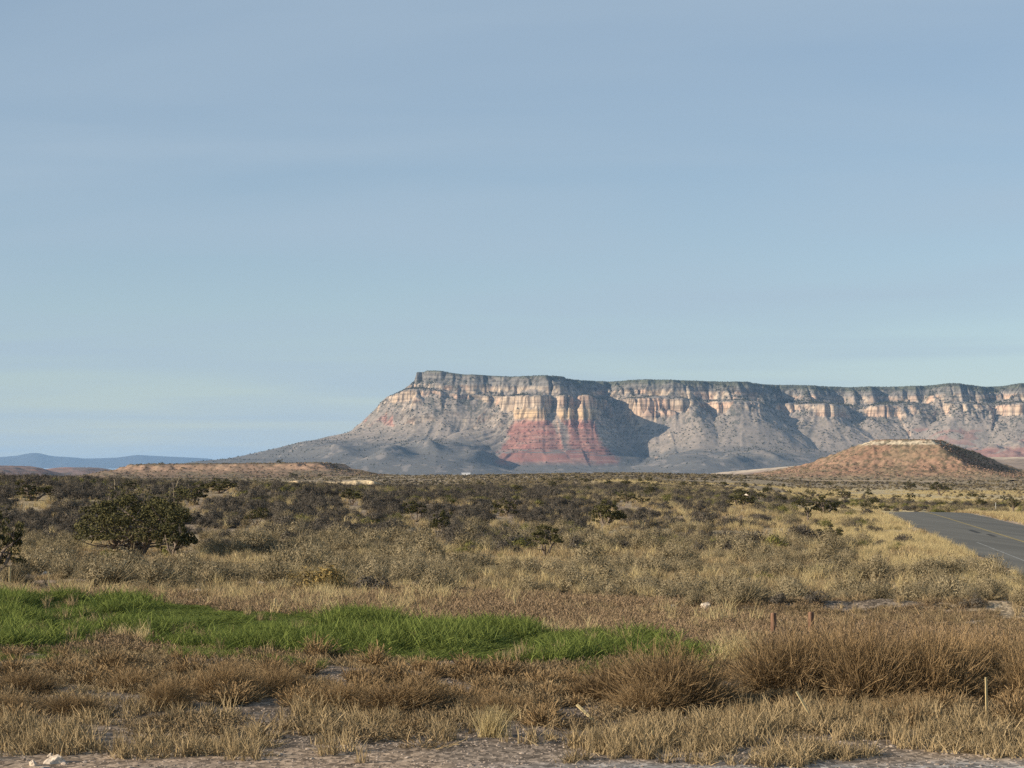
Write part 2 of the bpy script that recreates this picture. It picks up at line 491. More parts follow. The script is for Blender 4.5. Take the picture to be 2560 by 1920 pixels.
# ------------------------------------------------------------------ the great mesa
def chaikin(p, n=2):
    p = np.asarray(p, float)
    for _ in range(n):
        q = 0.75 * p[:-1] + 0.25 * p[1:]; r = 0.25 * p[:-1] + 0.75 * p[1:]
        p = np.vstack([p[:1], np.stack([q, r], 1).reshape(-1, 2), p[-1:]])
    return p
def to_plan(l):
    return np.array([[(a - CX) / F * b * 1000, b * 1000] for a, b in l])
def sdist(X, Y, line):
    """signed distance to a rim line (positive outside, that is in front)"""
    P = np.stack([X.ravel(), Y.ravel()], 1).astype(np.float32)
    out = np.empty(len(P), np.float32); sarc = np.empty(len(P), np.float32); ins = np.zeros(len(P), bool)
    A = line[:-1].astype(np.float32); B = line[1:].astype(np.float32); AB = B - A
    L2 = (AB ** 2).sum(1) + 1e-6; cum = np.concatenate([[0], np.cumsum(np.sqrt(L2))[:-1]]).astype(np.float32)
    poly = np.vstack([line, [line[-1][0], 30000], [line[0][0], 30000]])
    for i in range(0, len(P), 20000):
        q = P[i:i + 20000]
        ap = q[:, None, :] - A[None]
        t = np.clip((ap * AB[None]).sum(2) / L2[None], 0, 1)
        dd = ((ap - t[..., None] * AB[None]) ** 2).sum(2)
        k = dd.argmin(1); r = np.arange(len(q))
        out[i:i + 20000] = np.sqrt(dd[r, k]); sarc[i:i + 20000] = cum[k] + t[r, k] * np.sqrt(L2[k])
    x, y = P[:, 0], P[:, 1]
    for (x0, y0), (x1, y1) in zip(poly, np.roll(poly, -1, 0)):
        if y0 == y1:
            continue
        c = ((y0 > y) != (y1 > y)) & (x < (x1 - x0) * (y - y0) / (y1 - y0) + x0)
        ins ^= c
    return np.where(ins, -out, out).reshape(X.shape).astype(float), sarc.reshape(X.shape).astype(float)

RIM_A = chaikin(to_plan([(480, 14.5), (455, 12.8), (432, 11.95), (421, 11.45), (423, 11.2), (434, 11.09), (470, 11.05), (505, 11.0), (528, 10.92),
 (545, 10.84), (556, 10.88), (563, 11.12), (578, 11.42), (598, 11.56), (614, 11.58), (634, 11.26), (660, 11.18), (690, 11.18), (715, 11.26), (742, 11.12),
 (756, 11.32), (775, 11.47), (800, 11.45), (815, 11.36), (830, 11.52), (850, 11.5), (866, 11.4), (880, 11.5), (910, 11.42), (930, 11.47),
 (945, 11.30), (965, 11.25), (985, 11.3), (1000, 11.45), (1012, 11.2), (1030, 11.15), (1048, 11.4), (1080, 11.3), (1150, 11.3), (1300, 11.4)]), 2)
RIM_B = chaikin(to_plan([(470, 14.5), (430, 12.9), (398, 12.2), (387, 11.6), (389, 11.2), (394, 11.04), (406, 10.97), (440, 10.93), (470, 10.92), (498, 10.87),
 (510, 10.74), (526, 10.66), (545, 10.62), (549, 10.66), (552, 10.80), (556, 10.87), (559, 10.76), (562, 10.66), (567, 10.64), (569, 10.76), (572, 10.90), (577, 10.90),
 (581, 10.76), (584, 10.66), (589, 10.66), (592, 10.82), (595, 11.05), (602, 11.30), (614, 11.36), (624, 11.16), (634, 10.98), (650, 10.92), (672, 10.94), (690, 10.92), (700, 11.05),
 (715, 11.08), (733, 10.93), (752, 10.92), (760, 11.08), (780, 11.2), (800, 11.17), (820, 11.08), (838, 11.10), (846, 11.30), (862, 11.27), (872, 11.15),
 (900, 11.2), (928, 11.16), (935, 11.30), (950, 11.08), (975, 11.02), (985, 11.05), (990, 11.14), (1010, 10.97), (1030, 10.94), (1045, 11.17),
 (1080, 11.07), (1300, 11.1)]), 2)
T_PX = np.array([380, 419, 436, 463, 510, 580, 648, 741, 800, 856, 925, 949, 981, 1024, 1300.])
T_Z = np.array([528, 528, 524, 503, 489, 488, 484, 470, 462, 454, 460, 467, 452, 462, 462.])

mx_ = np.arange(-1720, 3010, 5.0)
my_ = np.concatenate([np.arange(8700, 10300, 12.0), np.arange(10300, 11750, 5.0), np.arange(11750, 12900, 16.0)])
X, Y = np.meshgrid(mx_, my_)
PX = CX + F * X / Y
qa = fbm(X / 330, Y / 330, 101, 3) - .5
fl1 = ridged(X / 110, Y / 170, 111, 2) - .6
cut = np.clip(ridged(X / 62, Y / 190, 115, 2) - .74, 0, 1) * 4.0
fl2 = ridged(X / 34, Y / 60, 121, 2) - .6
fine = fbm(X / 14, Y / 22, 131, 2) - .5
rA, sA = sdist(X, Y, RIM_A)
rB, sB = sdist(X, Y, RIM_B)
near = np.exp(-np.clip(rA, 0, None) / 500)
nearB = np.exp(-np.clip(rB, 0, None) / 260)
rA2 = rA + near * (qa * 90 - fl1 * 55) + np.exp(-np.abs(rA - 40) / 110) * (- fl2 * 22 - fine * 9 + cut * 34)
rB2 = rB + nearB * lerp(.35, 1, sstep(395, 430, PX)) * ((qa * 50 - fl1 * 60) + np.exp(-np.abs(rB - 10) / 75) * (- fl2 * 30 - fine * 10 + cut * 42))
T = np.interp(PX, T_PX, T_Z) + (fbm(X / 200, Y / 200, 141, 3) - .5) * 6
spur = sstep(446, 518, PX) * (1 - sstep(625, 705, PX))
lend = 1 - sstep(425, 480, PX)
def prof(r, pts):
    return np.interp(r, [p[0] for p in pts], [p[1] for p in pts])
capn = sstep(.35, .62, fbm(X / 260, Y / 260, 151, 2)) * (1 - lend)
dA_c = prof(rA2, [(-60, 0), (0, 3), (14, 18), (52, 60), (60, 94), (110, 112), (250, 232), (420, 380), (700, 475), (1100, 520), (4000, 560)])
dA_s = prof(rA2, [(-60, 0), (0, 4), (60, 55), (110, 110), (250, 225), (420, 380), (700, 475), (1100, 520), (4000, 560)])
dA_l = prof(rA2, [(-40, 0), (0, 5), (14, 52), (60, 74), (95, 112), (170, 134), (300, 250), (420, 380), (700, 480), (1100, 520), (4000, 560)])
keep = np.interp(PX, [455, 475, 552, 562, 640, 655, 700, 712, 730, 738, 756, 768, 985, 1000], [0, 1, 1, .2, 0, .8, .8, .1, .1, 1, 1, 0, 0, .8])
cm = np.clip(sstep(.34, .50, fbm(sA / 150, rA / 600, 161, 3)) + .55 - keep, 0, 1)
dA = lerp(dA_c, dA_s, cm)
dA = lerp(dA, dA_l, lend)
dB_n = prof(rB2, [(-400, 60), (-40, 106), (0, 112), (12, 122), (22, 172), (40, 180), (380, 352), (900, 445), (1700, 498), (2400, 522), (4000, 533)])
dB_s = prof(rB2, [(-400, 60), (-40, 106), (0, 110), (8, 118), (18, 172), (28, 178), (40, 225), (70, 262), (265, 432), (330, 455), (700, 487), (2400, 522), (4000, 533)])
dB_l = prof(rB2, [(-400, 80), (-30, 128), (0, 134), (6, 150), (18, 246), (60, 268), (240, 340), (400, 388), (860, 470), (1500, 505), (2400, 522), (4000, 533)])
dB_w = prof(rB2, [(-400, 60), (-40, 106), (0, 114), (40, 150), (90, 190), (380, 352), (900, 445), (1700, 498), (2400, 522), (4000, 533)])
cmB = sstep(.42, .58, fbm(sB / 150, rB / 600, 171, 3)) * (1 - spur)
dB = lerp(dB_n, dB_w, cmB)
dB = lerp(dB, dB_s, spur)
dB = lerp(dB, dB_l, lerp(1 - sstep(392, 408, PX), 1 - sstep(370, 500, PX), sstep(60, 220, rB)))
kk = 5.0
drop = np.minimum(dA, dB)
Z = T - drop
# talus fans and gullies
tal = sstep(40, 160, rB) * (1 - sstep(450, 950, rB))
gul = ridged(sB / 70, rB / 900, 181, 2) - .55
Z += tal * gul * 17 * sstep(30, 260, rB)
Z += tal * (ridged(sB / 26, rB / 500, 191, 2) - .6) * 5.0
rg = spur * sstep(30, 90, rB) * (1 - sstep(280, 420, rB))
Z += rg * (ridged(sB / 60, rB / 500, 195, 2) - .55) * 34
# outlying ridges and knolls on the apron
def knoll(px, dep, h, rx, ry, tilt=0.0):
    global Z
    cx = (px - CX) / F * dep; dx = X - cx; dy = Y - dep
    c, s = math.cos(tilt), math.sin(tilt)
    a = (dx * c + dy * s) / rx; b = (-dx * s + dy * c) / ry
    g = np.exp(-(a * a + b * b) ** 0.8)
    Z = Z + h * g * (0.8 + .4 * fbm(X / 60, Y / 60, 201, 3))
knoll(333, 10300, 46, 120, 300, .25)
knoll(392, 9900, 66, 85, 330, -.10)
knoll(428, 10150, 42, 60, 200, .2)
knoll(478, 10050, 30, 60, 260, -.2)
knoll(300, 10800, 20, 200, 300, 0)
knoll(735, 9900, 60, 110, 260, -.2)
knoll(770, 10100, 44, 90, 240, .3)
knoll(700, 9700, 20, 120, 240, 0)
knoll(850, 9900, 40, 180, 220, 0)
knoll(985, 9900, 95, 260, 330, .1)
knoll(1030, 10000, 90, 200, 380, .1)
knoll(930, 9700, 40, 160, 200, 0)
Z += (fbm(X / 130, Y / 130, 211, 3) - .5) * 10 * sstep(150, 500, rB) + (fbm(X / 26, Y / 26, 215, 2) - .5) * 5 * sstep(10, 40, rA) * (1 - sstep(-10, 25, rB))
terr = spur * sstep(496, 512, PX) * (1 - sstep(608, 618, PX)) * sstep(20, 60, rB) * (1 - sstep(240, 300, rB))
Zq = np.round(Z / 15.0) * 15.0 + (Z - np.round(Z / 15.0) * 15.0) ** 3 / 56.0
Z = lerp(Z, Zq, terr * .6)
edge = sstep(8700, 9200, Y) * sstep(-1720, -1560, X)
Z = lerp(np.full_like(Z, -26.0), Z, edge)
Z = np.maximum(Z, -26.0)
gy, gx = np.gradient(Z, my_, mx_)
slope = np.sqrt(gx * gx + gy * gy)
dr = T - Z
n_v = .62 * vnoise(X / 13, Y / 20, 221) + .38 * vnoise(X / 6.5, Y / 9, 222)
n_b = fbm(X / 70, Y / 70, 225, 3)
wob = (fbm(X / 120, Y / 120, 231, 3) - .5) * 16
C = np.zeros(X.shape + (3,)) + np.array([0.262, 0.222, 0.186])            # talus
C = mixc(C, [0.30, 0.25, 0.205], sstep(.45, .62, ridged(sB / 40, rB / 700, 241, 3)) * sstep(150, 185, dr))
C = mixc(C, [0.145, 0.138, 0.128], sstep(330, 415, dr + wob * 2 + (n_b - .5) * 90))       # scrub-grown apron
C = mixc(C, [0.34, 0.29, 0.25], sstep(.62, .72, fbm(X / 45, Y / 160, 243, 3)) * sstep(300, 400, dr) * .5)
# cliffs
st = sstep(1.0, 1.7, slope)
tan = np.zeros_like(C) + np.array([0.40, 0.30, 0.21])
tan = mixc(tan, [0.44, 0.35, 0.255], sstep(.4, .65, fbm(sB / 30, Z / 14, 251, 3)))
tan = mixc(tan, [0.25, 0.195, 0.15], sstep(.50, .62, fbm(sB / 12, Z / 90, 253, 3)) * .85)
tan = mixc(tan, [0.56, 0.35, 0.24], sstep(.55, .7, fbm(sA / 90, Z / 60, 257, 2)) * .6)
low = np.zeros_like(C) + np.array([0.64, 0.44, 0.23])
red = np.zeros_like(C) + np.array([0.285, 0.145, 0.115])
red = mixc(red, [0.44, 0.27, 0.21], sstep(.66, .78, vnoise(Z / 6.0 + fbm(X / 60, Y / 60, 262, 2), X / 160, 261)) * .5)
red = mixc(red, [0.30, 0.125, 0.10], sstep(.5, .7, fbm(sB / 20, Z / 12, 263, 3)) * .6)
cl = tan.copy()
rzone = np.maximum(np.maximum(1 - sstep(17, 24, np.abs(PX - 532)), 1 - sstep(16, 22, np.abs(PX - 577))), 1 - sstep(392, 400, PX))
lowm = sstep(172, 182, dr + wob * .4) * rzone
cl = mixc(cl, [0.48, 0.34, 0.20], lowm * (.55 + .45 * sstep(.4, .6, fbm(sB / 14, Z / 30, 255, 3))))
redm = sstep(222, 244, dr + wob) * rzone
cl = cl * (1 - redm[..., None]) + red * redm[..., None]
grey = np.zeros_like(C) + np.array([0.175, 0.16, 0.142])
capm = (1 - sstep(52, 64, dr + wob * .5))
capm = np.maximum(capm, (1 - sstep(70, 84, dr + wob * .5)) * lend)
cl = cl * (1 - capm[..., None]) + grey * capm[..., None]
C = C * (1 - st[..., None]) + cl * st[..., None]
C = C * (1 - (.8 * capm)[..., None]) + grey * (.8 * capm)[..., None]
# red beds laid bare on the spur, at the left point and low on the far right
rm = spur * sstep(232, 250, dr + wob) * (1 - sstep(440, 470, dr + wob)) * sstep(0.42, 0.62, slope + (n_b - .5) * .5) * sstep(496, 512, PX) * (1 - sstep(606, 616, PX))
edn = (fbm(X / 40, Y / 60, 267, 3) - .5) * 16
td = np.clip((dr - 232) / 205, 0, 1)
f1 = 1 - sstep(-2, 4, np.abs(PX - lerp(532, 534, td)) - lerp(15, 36, td) + edn * .8)
f2 = 1 - sstep(-2, 4, np.abs(PX - lerp(578, 592, td)) - lerp(9, 24, td) + edn * .8)
fan = np.maximum(f1, f2)
rm = fan * sstep(228, 246, dr + wob) * (1 - sstep(442, 470, dr + wob)) * sstep(.20, .40, slope)
rm = np.maximum(rm, (1 - sstep(386, 398, PX)) * sstep(232, 250, dr) * (1 - sstep(300, 330, dr)) * (rB < 70) * (PX > 372) * .8)
rm = np.maximum(rm, sstep(950, 985, PX) * sstep(335, 360, dr + wob) * (1 - sstep(440, 465, dr)) * sstep(.35, .5, n_b + .05) * .85)
rm = np.maximum(rm, sstep(880, 900, PX) * sstep(230, 250, dr + wob) * sstep(.58, .68, n_b) * (dr < 330) * .6)
rm = np.maximum(rm, (np.abs(PX - 870) < 60) * sstep(410, 425, dr) * (dr < 470) * sstep(.5, .6, n_b) * .6)
C = C * (1 - rm[..., None]) + red * rm[..., None]
# dark scrub and pinyon dotted over slopes and benches, closed woodland on the plateau
dots = sstep(.53, .61, n_v + .10 * (fbm(X / 150, Y / 150, 271, 2) - .5) * 2 + .06 * sstep(100, 60, dr)) * (1 - st)
dots *= lerp(.75, .25, rm)
C = mixc(C, [0.070, 0.074, 0.056], dots * sstep(520, 300, dr) * lerp(.9, .45, sstep(150, 260, dr + (n_b - .5) * 200)))
top = 1 - sstep(lerp(3, 13, sstep(520, 580, PX)), lerp(16, 40, sstep(520, 580, PX)), dr + (n_b - .5) * 22)
C = mixc(C, [0.075, 0.082, 0.055], top * .9)
MESA_Z, MESA_DR, MESA_SL, MESA_RM = Z, dr, slope, rm
mesa_me = mesh_from('mesa', np.stack([X, Y, Z], -1).reshape(-1, 3), grid_faces(*X.shape), C.reshape(-1, 3))
tag(link('mesa', mesa_me, MT['cliff']), 'huge pale cliff-banded mesa with red spur across the horizon', None, None, 'structure')

# ------------------------------------------------------------------ butte on the right
def heightfield(name, x0, x1, y0, y1, step, zf, mat, label):
    xs = np.arange(x0, x1, step); ys_ = np.arange(y0, y1, step)
    X, Y = np.meshgrid(xs, ys_)
    Z, C = zf(X, Y)
    o = link(name, mesh_from(name, np.stack([X, Y, Z], -1).reshape(-1, 3), grid_faces(*X.shape), C.reshape(-1, 3)), mat)
    return tag(o, label, None, None, 'structure')

def butte(X, Y):
    D = 1500.0
    cx = (902 - CX) / F * (D + 50); cy = D + 55
    dx = X - cx; dy = Y - cy
    n = fbm(X / 30, Y / 30, 301, 4) - .5
    # flat cap over planed flanks; the right flank turns away from the low sun
    x0 = dx - 19; y0 = dy + 16
    dF = -0.165 * x0 - 0.52 * y0
    dR = 0.60 * x0 - 0.23 * y0
    dL = 0.52 * (-0.98 * (dx + 15) - 0.15 * y0)
    dK = np.where(x0 > 0, 0.25 * x0, 0) + 0.45 * (y0 - 1.5 * np.maximum(x0, 0) - 34)
    dd = np.maximum(np.maximum(dF, dR), np.maximum(dL, dK)) + n * 3.0
    r = dd / 0.40
    z = np.interp(dd, [-20, 0, .5, 3.2, 19, 27, 36, 62, 100], [27.6, 27.0, 25.9, 23.6, 8.6, 4.5, 1.5, -4.5, -9])
    z = z + (fbm(X / 2.8, Y / 2.8, 305, 2) - .5) * 2.0 * sstep(1, 6, r) + (ridged(X / 13, Y / 18, 307, 3) - .6) * 1.5 * sstep(3, 15, r) * (1 - sstep(70, 120, r))
    gx = np.gradient(z, axis=1); gy = np.gradient(z, axis=0)
    C = np.zeros(X.shape + (3,)) + np.array([0.285, 0.20, 0.13])
    C = mixc(C, [0.31, 0.185, 0.125], sstep(.40, .6, fbm(X / 22, Y / 22, 311, 3) + .12 * np.exp(-((z - 9) / 5) ** 2)) * .8)
    C = mixc(C, [0.40, 0.255, 0.175], np.exp(-((z - 11 - n * 3) / 1.2) ** 2) * .7)
    C = mixc(C, [0.55, 0.46, 0.33], sstep(23, 24, z) * (1 - sstep(26.2, 26.8, z)))
    sp = sstep(.52, .64, fbm(X / 2.4, Y / 2.4, 313, 2))
    C = mixc(C, [0.115, 0.10, 0.065], sp * .75)
    C = mixc(C, [0.22, 0.185, 0.125], (1 - sstep(-1, 4, z)) * .7)
    return z, C
bo = heightfield('butte', 120, 470, 1430, 1700, 1.1, butte, MT['butte'], 'reddish flat-topped butte with shaded right flank')

# ------------------------------------------------------------------ low mesa on the left
def lowmesa(X, Y):
    D = 1620.0
    xl = (128 - CX) / F * D; xr = (326 - CX) / F * D
    n = fbm(X / 26, Y / 26, 331, 4) - .5
    ex = np.maximum(xl - X, X - xr); ey = np.maximum(1600 - Y, Y - 1790)
    d = np.where((ex < 0) & (ey < 0), np.maximum(ex, ey), np.hypot(np.maximum(ex, 0), np.maximum(ey, 0)))
    r = d + n * 16 + (fbm(X / 6, Y / 6, 333, 2) - .5) * 4
    topz = 9.4 + np.interp(X, [xl, xl + 40, xr], [-0.4, 0.0, 0.9]) + (fbm(X / 12, Y / 12, 335, 2) - .5) * .5
    z = topz - np.interp(r, [-10, 0, 1.2, 3, 5, 7, 30, 70, 130, 200], [-.1, 0, 1.6, 2.2, 3.6, 4.2, 8.2, 11.6, 13.6, 17.])
    z = z + (fbm(X / 3, Y / 3, 337, 2) - .5) * .7
    C = np.zeros(X.shape + (3,)) + np.array([0.245, 0.172, 0.122])
    C = mixc(C, [0.21, 0.165, 0.115], sstep(.4, .6, fbm(X / 20, Y / 20, 341, 3)))
    h = topz - z
    cliff = sstep(.3, .7, h) * (1 - sstep(4.6, 6, h))
    C = mixc(C, [0.37, 0.245, 0.17], cliff * (.5 + .5 * sstep(.4, .55, fbm(X / 5, z / 1.2, 343, 2))))
    sp = sstep(.54, .66, fbm(X / 2.6, Y / 2.6, 345, 2))
    C = mixc(C, [0.115, 0.10, 0.07], sp * .7 * (1 - cliff * .7))
    return z, C
heightfield('low_mesa', -440, -60, 1480, 1800, 1.3, lowmesa, MT['butte'], 'long low red-brown mesa with a cliffed rim')

# pale eroded bank in the wash
def bluff(X, Y):
    n = fbm(X / 7, Y / 7, 351, 3) - .5; n2 = fbm(X / 1.6, Y / 3, 353, 2) - .5
    e = 900 + n * 16 + n2 * 3
    t = Y - e
    g = G(X, Y)
    h = np.interp(t, [-8, 0, .8, 2.0, 30, 60], [-.25, 0, 1.5, 2.4, 1.5, -.3]) * sstep(-112, -104, X) * (1 - sstep(-62, -52, X)) * (0.55 + .9 * (fbm(X / 9, X * 0, 355, 3)))
    z = g + h - .06
    C = np.zeros(X.shape + (3,)) + np.array([0.26, 0.21, 0.14])
    m = sstep(-1, 0.2, t) * (1 - sstep(2.2, 4, t)) * sstep(.5, .9, h + .35)
    C = mixc(C, [0.68, 0.54, 0.34], m)
    C = mixc(C, [0.44, 0.33, 0.21], m * sstep(.52, .62, fbm(X / 1.2, z / .5, 357, 2)) * .7)
    return z, C
heightfield('wash_bank', -125, -40, 880, 965, 0.8, bluff, MT['ground'], 'pale yellow eroded bank along a wash')

# pale low ridge in front of the mesa's foot
def ridge(X, Y):
    D = 3200.
    px = CX + F * X / Y
    crest = np.interp(px, [690, 722, 780, 860, 930, 1100], [-4, 2.2, 9.7, 20, 24, 26])
    t = (Y - D) / 1.0
    z = crest - np.where(t < 0, -t * .10, t * .05) - 0
    z = z + (fbm(X / 40, Y / 40, 361, 4) - .5) * 6 * sstep(0, -60, t)
    z = np.maximum(z, -24)
    C = np.zeros(X.shape + (3,)) + np.array([0.30, 0.235, 0.19])
    C = mixc(C, [0.60, 0.49, 0.37], np.exp(-((t + 10) / 26) ** 2))  # lit edge of the crest, painted into the colour as a pale band
    C = mixc(C, [0.36, 0.22, 0.17], sstep(.5, .65, fbm(X / 60, Y / 60, 363, 3)) * (t < -40) * .6)
    C = mixc(C, [0.16, 0.14, 0.11], sstep(.55, .66, fbm(X / 8, Y / 8, 365, 2)) * .5)
    return z, C
heightfield('ridge', 250, 900, 2880, 3700, 6.0, ridge, MT['mesa'], 'low ridge with a pale crest left of the butte')

# purple-brown hills far left
def hill(cxp, D, wpx, hpx, ry, seed):
    cx = (cxp - CX) / F * D; wx = wpx / F * D; h = CH + hpx / F * D + 18
    def f(X, Y):
        a = np.abs(X - cx) / wx; b = np.abs(Y - D) / ry
        r = np.sqrt(a * a + b * b) + (fbm(X / wx * 1.6, Y / wx * 1.6, seed, 4) - .5) * .25
        z = -18 + h * np.interp(r, [0, .3, .5, .8, 1.0, 1.3], [1.0, .97, .82, .38, .12, -.2]) 
        z = z + (ridged(X / wx * 4, Y / wx * 4, seed + 5, 3) - .6) * h * .10
        C = np.zeros(X.shape + (3,)) + np.array([0.26, 0.175, 0.145])
        C = mixc(C, [0.19, 0.15, 0.13], sstep(.4, .6, fbm(X / wx * 5, Y / wx * 5, seed + 9, 3)))
        C = mixc(C, [0.30, 0.16, 0.12], sstep(.55, .7, fbm(X / wx * 3, z / 9, seed + 12, 3)) * .5)
        return z, C
    return cx - 1.4 * wx, cx + 1.4 * wx, D - 1.4 * ry, D + 1.4 * ry, f
for (a, lab) in ((hill(2, 5200, 66, 4.2, 420, 401), 'rounded purple-brown hill at the left edge'),
                 (hill(78, 7000, 56, 2.6, 420, 421), 'flat-crested purple-brown hill under the blue range')):
    heightfield('hill', a[0], a[1], a[2], a[3], (a[1] - a[0]) / 150, a[4], MT['mesa'], lab)

# blue range on the horizon
def range_(X, Y):
    px = CX + F * X / Y
    sk = np.interp(px, [-400, -200, -60, 0, 18, 25, 34, 40, 52, 70, 85, 100, 120, 131, 139, 152, 180, 205, 213, 225, 260],
                       [455, 452, 458, 459, 457.4, 455.8, 454.6, 455.2, 458, 459, 460.5, 460.2, 459.3, 457.4, 456.8, 457.6, 459, 460.2, 461.2, 465.5, 472])
    zt = CH + (HZ - sk) * 48000 / F
    t = (Y - 48000.)
    zt = CH + (HZ + 3.0 - sk) * 48000 / F
    z = zt * np.clip(1 - np.abs(t) / 2000, 0, 1) ** .8 - 20 + (ridged(X / 500, Y / 500, 441, 3) - .6) * 45 * np.clip(np.abs(t) / 900, .05, 1)
    C = np.zeros(X.shape + (3,)) + np.array([0.085, 0.085, 0.08])
    return z, C
heightfield('mountain_range', -21500, -5400, 46200, 49800, 110, range_, MT['mesa'], 'hazy blue mountain range on the far left horizon')

# ------------------------------------------------------------------ haze
hz = bpy.data.materials.new('haze'); hz.use_nodes = True
nt_ = hz.node_tree
for n in list(nt_.nodes):
    nt_.nodes.remove(n)
ho = N(nt_, 'ShaderNodeOutputMaterial'); pv = N(nt_, 'ShaderNodeVolumePrincipled')
pv.inputs['Color'].default_value = (0.36, 0.62, 1.0, 1)
pv.inputs['Density'].default_value = 1.6e-5
pv.inputs['Anisotropy'].default_value = 0.0
nt_.links.new(pv.outputs[0], ho.inputs['Volume'])
bx0, bx1, by0, by1, bz0, bz1 = -60000, 60000, -6000, 63000, -29, 550
bv = [(x, y, z) for z in (bz0, bz1) for y in (by0, by1) for x in (bx0, bx1)]
bf = [(0, 2, 3, 1), (4, 5, 7, 6), (0, 1, 5, 4), (2, 6, 7, 3), (0, 4, 6, 2), (1, 3, 7, 5)]
tag(link('haze', mesh_from('haze', bv, bf), hz), 'thin blue desert haze', None, None, 'stuff')
#VEG#
# ------------------------------------------------------------------ plant, stone and timber shapes
def rdir(n, r, emin=-0.2, emax=1.0):
    z = r.uniform(emin, emax, n); a = r.uniform(0, 2 * math.pi, n); q = np.sqrt(np.maximum(1 - z * z, 0))
    return np.stack([q * np.cos(a), q * np.sin(a), z], 1)
def unit(v):
    return v / np.maximum(np.linalg.norm(v, axis=1, keepdims=True), 1e-6)

def strands(base, d, L, bend, wd, k, r, taper=0.25):
    """n thin curved ribbons"""
    n = len(base)
    t = np.linspace(0, 1, k + 1)
    p = base[:, None, :] + d[:, None, :] * (L[:, None] * t)[..., None] + bend[:, None, :] * (t ** 2)[None, :, None]
    side = unit(np.cross(d, rdir(n, r, -1, 1)))
    wv = wd[:, None] * (1 - (1 - taper) * t)[None]
    off = side[:, None, :] * wv[..., None] * .5
    v = np.stack([p - off, p + off], 2).reshape(-1, 3)
    b = (np.arange(n) * (k + 1) * 2)[:, None] + (np.arange(k) * 2)[None]
    f = np.stack([b, b + 1, b + 3, b + 2], -1).reshape(-1, 4)
    return v, f, np.repeat(r.random(n), (k + 1) * 2)

def leaves(p, nrm, size, r, asp=1.7):
    """n leaf-sized quads"""
    n = len(p)
    nn = unit(nrm)
    a = unit(np.cross(nn, rdir(n, r, -1, 1))); b = np.cross(nn, a)
    a = a * (size * asp * .5)[:, None]; b = b * (size * .5)[:, None]
    v = np.stack([p - a, p + b * .9, p + a, p - b * .9], 1).reshape(-1, 3)
    f = np.arange(4 * n).reshape(n, 4)
    return v, f, np.repeat(r.random(n), 4)

def join(parts):
    vs, fs, cs, o = [], [], [], 0
    for v, f, c in parts:
        vs.append(v); fs.append(f + o); cs.append(c); o += len(v)
    return np.concatenate(vs), np.concatenate(fs), np.concatenate(cs)

def P_mound(name, mat, seed, n=240, rx=.5, rz=.55, leaf=.085, up=.5, lumps=5, twig=0, asp=1.7):
    r = np.random.default_rng(seed)
    lc = rdir(lumps, r, .0, .95) * .55 * np.array([rx, rx, rz]); lr = r.uniform(.45, .65, lumps)
    k = r.integers(0, lumps, n)
    dd = rdir(n, r, -.25, 1)
    rad = r.uniform(.35, 1.0, n) ** .6
    p = lc[k] + dd * (lr[k] * rad)[:, None] * np.array([rx, rx, rz])
    p[:, 2] = np.abs(p[:, 2]) + .02
    nrm = dd * 1.25 + rdir(n, r, -1, 1) * .6 + np.array([0, 0, .1])
    parts = [leaves(p, nrm, leaf * r.uniform(.6, 1.3, n), r, asp)]
    if twig:
        d = unit(rdir(twig, r, .25, 1)); L = r.uniform(.75, 1.15, twig) * rx * 1.4
        parts.append(strands(np.zeros((twig, 3)) + r.normal(0, .05, (twig, 3)) * [1, 1, 0], d, L, r.normal(0, .06, (twig, 3)), np.full(twig, .018), 2, r))
    v, f, c = join(parts)
    me = mesh_from(name, v, f, vatt=c); me.materials.append(mat); return me

def P_twigs(name, mat, seed, n=500, R=.5, H=.5, wd=.012, emin=.1, spread=.12):
    """dome of fine dry twigs fanning from a root, each branching"""
    r = np.random.default_rng(seed)
    d = unit(rdir(n, r, emin, 1.0)); 
    q = np.sqrt((d[:, 0] ** 2 + d[:, 1] ** 2) / R ** 2 + d[:, 2] ** 2 / H ** 2)
    reach = 1 / q
    L = reach * r.uniform(.55, 1.02, n)
    base = r.normal(0, spread, (n, 3)) * np.array([R, R, 0]); base[:, 2] = 0.0
    bend = np.stack([r.normal(0, .10, n) * R, r.normal(0, .10, n) * R, r.uniform(-.05, .22, n) * H], 1)
    parts = [strands(base, d, L, bend, np.full(n, wd), 3, r, .4)]
    m = n * 3
    k = r.integers(0, n, m); t = r.uniform(.35, 1.0, m)
    b2 = base[k] + d[k] * (L[k] * t)[:, None] + bend[k] * (t ** 2)[:, None]
    d2 = unit(d[k] * .9 + rdir(m, r, -.4, 1) * .8)
    parts.append(strands(b2, d2, reach[k] * r.uniform(.10, .28, m), r.normal(0, .02, (m, 3)), np.full(m, wd * .75), 1, r, .5))
    v, f, c = join(parts); v[:, 2] = np.maximum(v[:, 2], 0.0)
    me = mesh_from(name, v, f, vatt=c); me.materials.append(mat); return me

def P_grass(name, mat, seed, n=26, h=.4, wd=.012, lean=.35, sp=.09, bend=.18):
    r = np.random.default_rng(seed)
    a = r.uniform(0, 2 * math.pi, n); t = np.abs(r.normal(0, lean, n))
    d = np.stack([np.sin(t) * np.cos(a), np.sin(t) * np.sin(a), np.cos(t)], 1)
    base = r.normal(0, sp, (n, 3)) * np.array([1, 1, 0])
    L = h * r.uniform(.5, 1.1, n)
    bd = np.stack([np.cos(a), np.sin(a), -np.ones(n) * .5], 1) * (bend * L * r.uniform(.3, 1.5, n))[:, None]
    v, f, c = strands(base, d, L, bd, np.full(n, wd), 3, r, .2)
    me = mesh_from(name, v, f, vatt=c); me.materials.append(mat); return me

